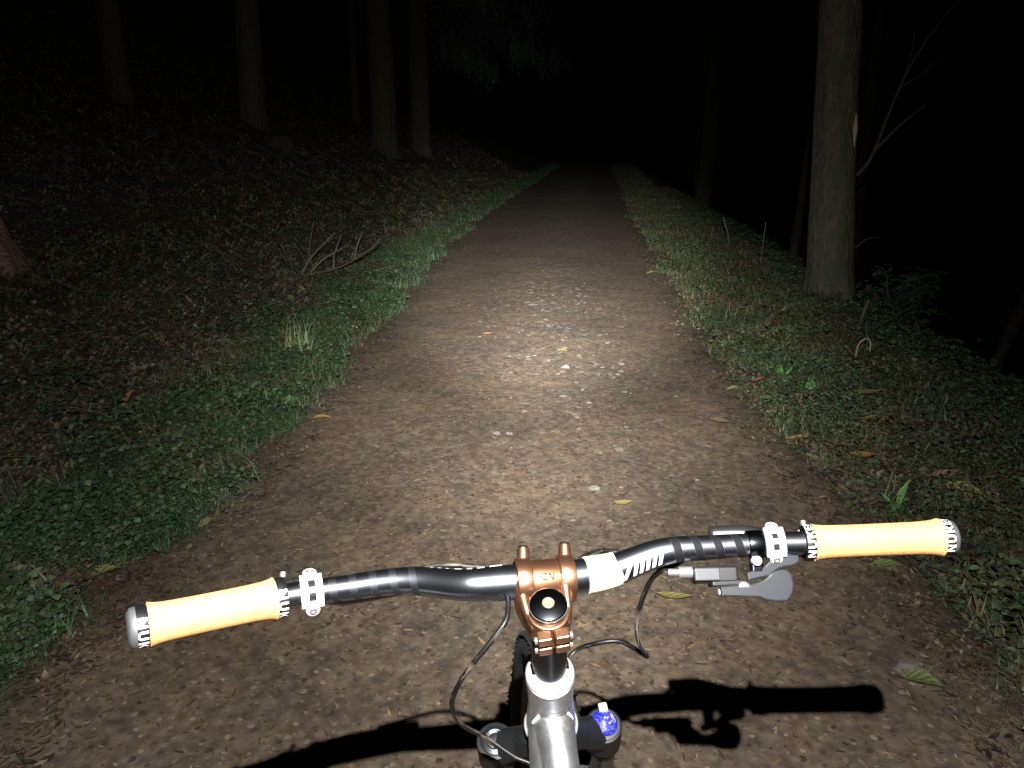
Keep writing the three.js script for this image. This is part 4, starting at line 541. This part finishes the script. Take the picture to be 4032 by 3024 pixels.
// shifter, brake levers
{
  const at = (x, y, z) => V(x, y, z), sh = (shape, depth, m, bev = 0.0018) => new THREE.ExtrudeGeometry(shape, { depth, bevelEnabled: true, bevelSize: bev, bevelThickness: bev, bevelSegments: 2, curveSegments: 12 }).applyMatrix4(m);
  // seen from the rider: x along the bar, y up in the plane facing the rider, z towards the rider
  const face = (x, y, z, roll = 0) => { const n = V(0, 0.55, 0.835), X = V(1, 0, 0).applyAxisAngle(n, roll), Y = V().crossVectors(n, X); return new THREE.Matrix4().makeBasis(X, Y, n).setPosition(x, y, z); };
  const body = part('shifter', [box(0.044, 0.0165, 0.018, 0.003, face(0.2015, 1.086, -0.672, 0.02)), box(0.032, 0.006, 0.02, 0.002, face(0.212, 1.0795, -0.667, 0.05))], std({ color: col(0.012, 0.013, 0.015), roughness: 0.4 }), bike);
  part('shifter_cover', box(0.025, 0.0125, 0.004, 0.0015, face(0.1915, 1.0925, -0.6625, 0.02)), std({ color: col(0.05, 0.054, 0.062), roughness: 0.45 }), body);
  part('barrel_adjuster', [rod(0.0058, V(0.1795, 1.089, -0.672), V(0.1655, 1.0885, -0.6725), 14), rod(0.0036, V(0.166, 1.0885, -0.6725), V(0.1555, 1.088, -0.6735), 12)], B.steel, body);
  part('bar_clamp', [lathe([[0.0116, -0.008], [0.0142, -0.007], [0.0142, 0.007], [0.0116, 0.008]], 30, barCurve.getTangent(uBar(0.243)), barCurve.getPoint(uBar(0.243)), V(0, 1, 0)), box(0.013, 0.024, 0.01, 0.003, face(0.242, 1.1, -0.674))], B.black, body);
  part('clamp_bolt', rod(0.0047, V(0.2405, 1.1015, -0.672), V(0.2405, 1.106, -0.6652), 18), B.silver, body);
  const p1 = new THREE.Shape(); p1.moveTo(-0.03, 0.003); p1.lineTo(0.0, 0.004); p1.quadraticCurveTo(0.012, 0.0055, 0.02, 0.013); p1.quadraticCurveTo(0.034, 0.02, 0.0375, 0.012); p1.quadraticCurveTo(0.041, -0.002, 0.031, -0.0105); p1.quadraticCurveTo(0.014, -0.0115, 0.006, -0.006); p1.lineTo(-0.03, -0.003); p1.closePath();
  const lev = part('thumb_lever', sh(p1, 0.003, face(0.236, 1.078, -0.658, 0.05)), B.grey, body); lev.userData.label = 'grey lower thumb paddle of the shifter';
  const p2 = new THREE.Shape(); p2.moveTo(-0.022, -0.006); p2.lineTo(-0.004, -0.002); p2.quadraticCurveTo(0.006, 0.006, 0.016, 0.0075); p2.lineTo(0.029, 0.0045); p2.quadraticCurveTo(0.03, -0.001, 0.02, -0.002); p2.quadraticCurveTo(0.008, -0.001, -0.002, -0.0085); p2.lineTo(-0.022, -0.0105); p2.closePath();
  part('thumb_lever', sh(p2, 0.003, face(0.254, 1.097, -0.672, 0.12)), B.grey, body);
  part('pivot', [rod(0.006, V(0.227, 1.0765, -0.668), V(0.227, 1.082, -0.655), 16), box(0.018, 0.007, 0.01, 0.002, face(0.2115, 1.073, -0.662, 0.02))], B.steel, body);
  // brakes: master cylinder in front of the bar, lever blade reaching under the grip
  for (const e of [-1, 1]) {
    const x0 = e < 0 ? -0.18 : 0.2605, b = barCurve.getPoint(uBar(x0)), t = barCurve.getTangent(uBar(x0)).multiplyScalar(e), dn = V(0, -0.35, -0.93);
    const q = (s, f, d) => b.clone().addScaledVector(t, s).addScaledVector(dn, f).add(V(0, d, 0));
    const brake = part('brake', [sweep([q(0.006, e < 0 ? 0.03 : 0.022, e < 0 ? -0.004 : 0), q(-0.02, e < 0 ? 0.048 : 0.032, e < 0 ? -0.016 : 0.006), q(e < 0 ? -0.1 : -0.055, e < 0 ? 0.05 : 0.034, e < 0 ? -0.017 : 0.008)], e < 0 ? [0.009, 0.0115, 0.009] : [0.0095, 0.0105, 0.008], 20, { n: 14, ref: V(0, 1, 0) }), rod(0.007, q(0.0, 0.008, 0), q(0.004, 0.024, 0.006), 16)], std({ color: col(0.12, 0.12, 0.13), roughness: 0.3, metalness: 0.9 }), bike);
    part('lever_blade', sweep([q(0.008, 0.022, 0), q(0.03, 0.05, -0.016), q(0.06, 0.056, -0.022), q(0.095, 0.05, -0.022), q(0.1, 0.052, -0.022)], [0.0065, 0.0058, 0.0055, 0.0055, 0.007], 14, { n: 30, squash: 1.2 }), B.black, brake);
    part('pinch_bolt', rod(0.003, q(0.01, 0.018, 0.008), q(0.01, 0.018, 0.013), 12), B.steel, brake);
  }
}
// cables and hoses
const hose = (name, pts, r = 0.0026) => { const P = pts.map((p) => V(...p)), c = sweep(P, [r, r], 12, { n: 90, ref: V(0.3, 0.2, 0.93), uLen: 0.25 }); part(name, c, B.hose, bike); };
hose('brake_hose', [[-0.13, 1.09, -0.665], [-0.06, 1.08, -0.7], [-0.012, 1.083, -0.675], [-0.004, 1.071, -0.63], [-0.016, 1.056, -0.614], [-0.037, 1.031, -0.606], [-0.053, 1.002, -0.607], [-0.059, 0.964, -0.627], [-0.051, 0.919, -0.654], [-0.028, 0.876, -0.683], [0.002, 0.856, -0.678], [0.03, 0.845, -0.667], [0.06, 0.8, -0.63], [0.075, 0.6, -0.42]]);
hose('gear_cable', [[0.158, 1.088, -0.6735], [0.15, 1.084, -0.682], [0.142, 1.058, -0.699], [0.134, 1.015, -0.706], [0.135, 0.99, -0.698], [0.144, 0.973, -0.696], [0.142, 0.966, -0.708], [0.121, 0.964, -0.732], [0.093, 0.962, -0.731], [0.068, 0.965, -0.712], [0.05, 0.94, -0.705]]);
hose('brake_hose', [[0.215, 1.11, -0.714], [0.166, 1.075, -0.706], [0.14, 1.068, -0.725], [0.112, 1.074, -0.737], [0.088, 1.078, -0.729], [0.065, 1.07, -0.712], [0.055, 1.0, -0.73], [0.06, 0.9, -0.78], [0.02, 0.78, -0.8]], 0.0027);

// ------------------------------------------------------------------ head lamp: housing, lens and its beams
{
  const a = THREE.MathUtils.degToRad(BEAMS[0][3]), dir = V(Math.sin(THREE.MathUtils.degToRad(BEAMS[0][4])), -Math.sin(a), -Math.cos(a)).normalize(), back = LAMP_AT.clone().addScaledVector(dir, -0.012);
  const g = thing('head_lamp', 'small round head lamp of the rider, above and behind the camera', 'lamp', [0, 0, 0]);
  part('housing', lathe([[0, -0.05], [0.018, -0.05], [0.022, -0.045], [0.024, -0.004], [0.0235, 0], [0.021, 0], [0.02, -0.004], [0, -0.004]], 32, dir, back), B.matt, g);
  part('lamp_lens', lathe([[0.0198, -0.002], [0.012, 0], [0, 0.0005]], 24, dir, back), std({ color: 0xffffff, emissive: 0xffffff, emissiveIntensity: 6, roughness: 0.4 }), g);
  BEAMS.forEach(([cd, ang, pen, pitch, turn, rgb], i) => {
    const p = THREE.MathUtils.degToRad(pitch), y = THREE.MathUtils.degToRad(turn), L = new THREE.SpotLight(new THREE.Color().setRGB(...rgb), cd, 0, THREE.MathUtils.degToRad(ang), pen, 2);
    L.name = 'head_lamp_beam'; L.position.copy(LAMP_AT).addScaledVector(dir, 0.002 * i); L.target.position.copy(L.position).add(V(Math.sin(y) * Math.cos(p), -Math.sin(p), -Math.cos(y) * Math.cos(p)).multiplyScalar(10));
    L.castShadow = true; L.shadow.mapSize.set(2048, 2048); L.shadow.radius = 0.25; scene.add(L, L.target);
  });
}
camera.far = 600; camera.updateProjectionMatrix();
renderer.render(scene, camera);
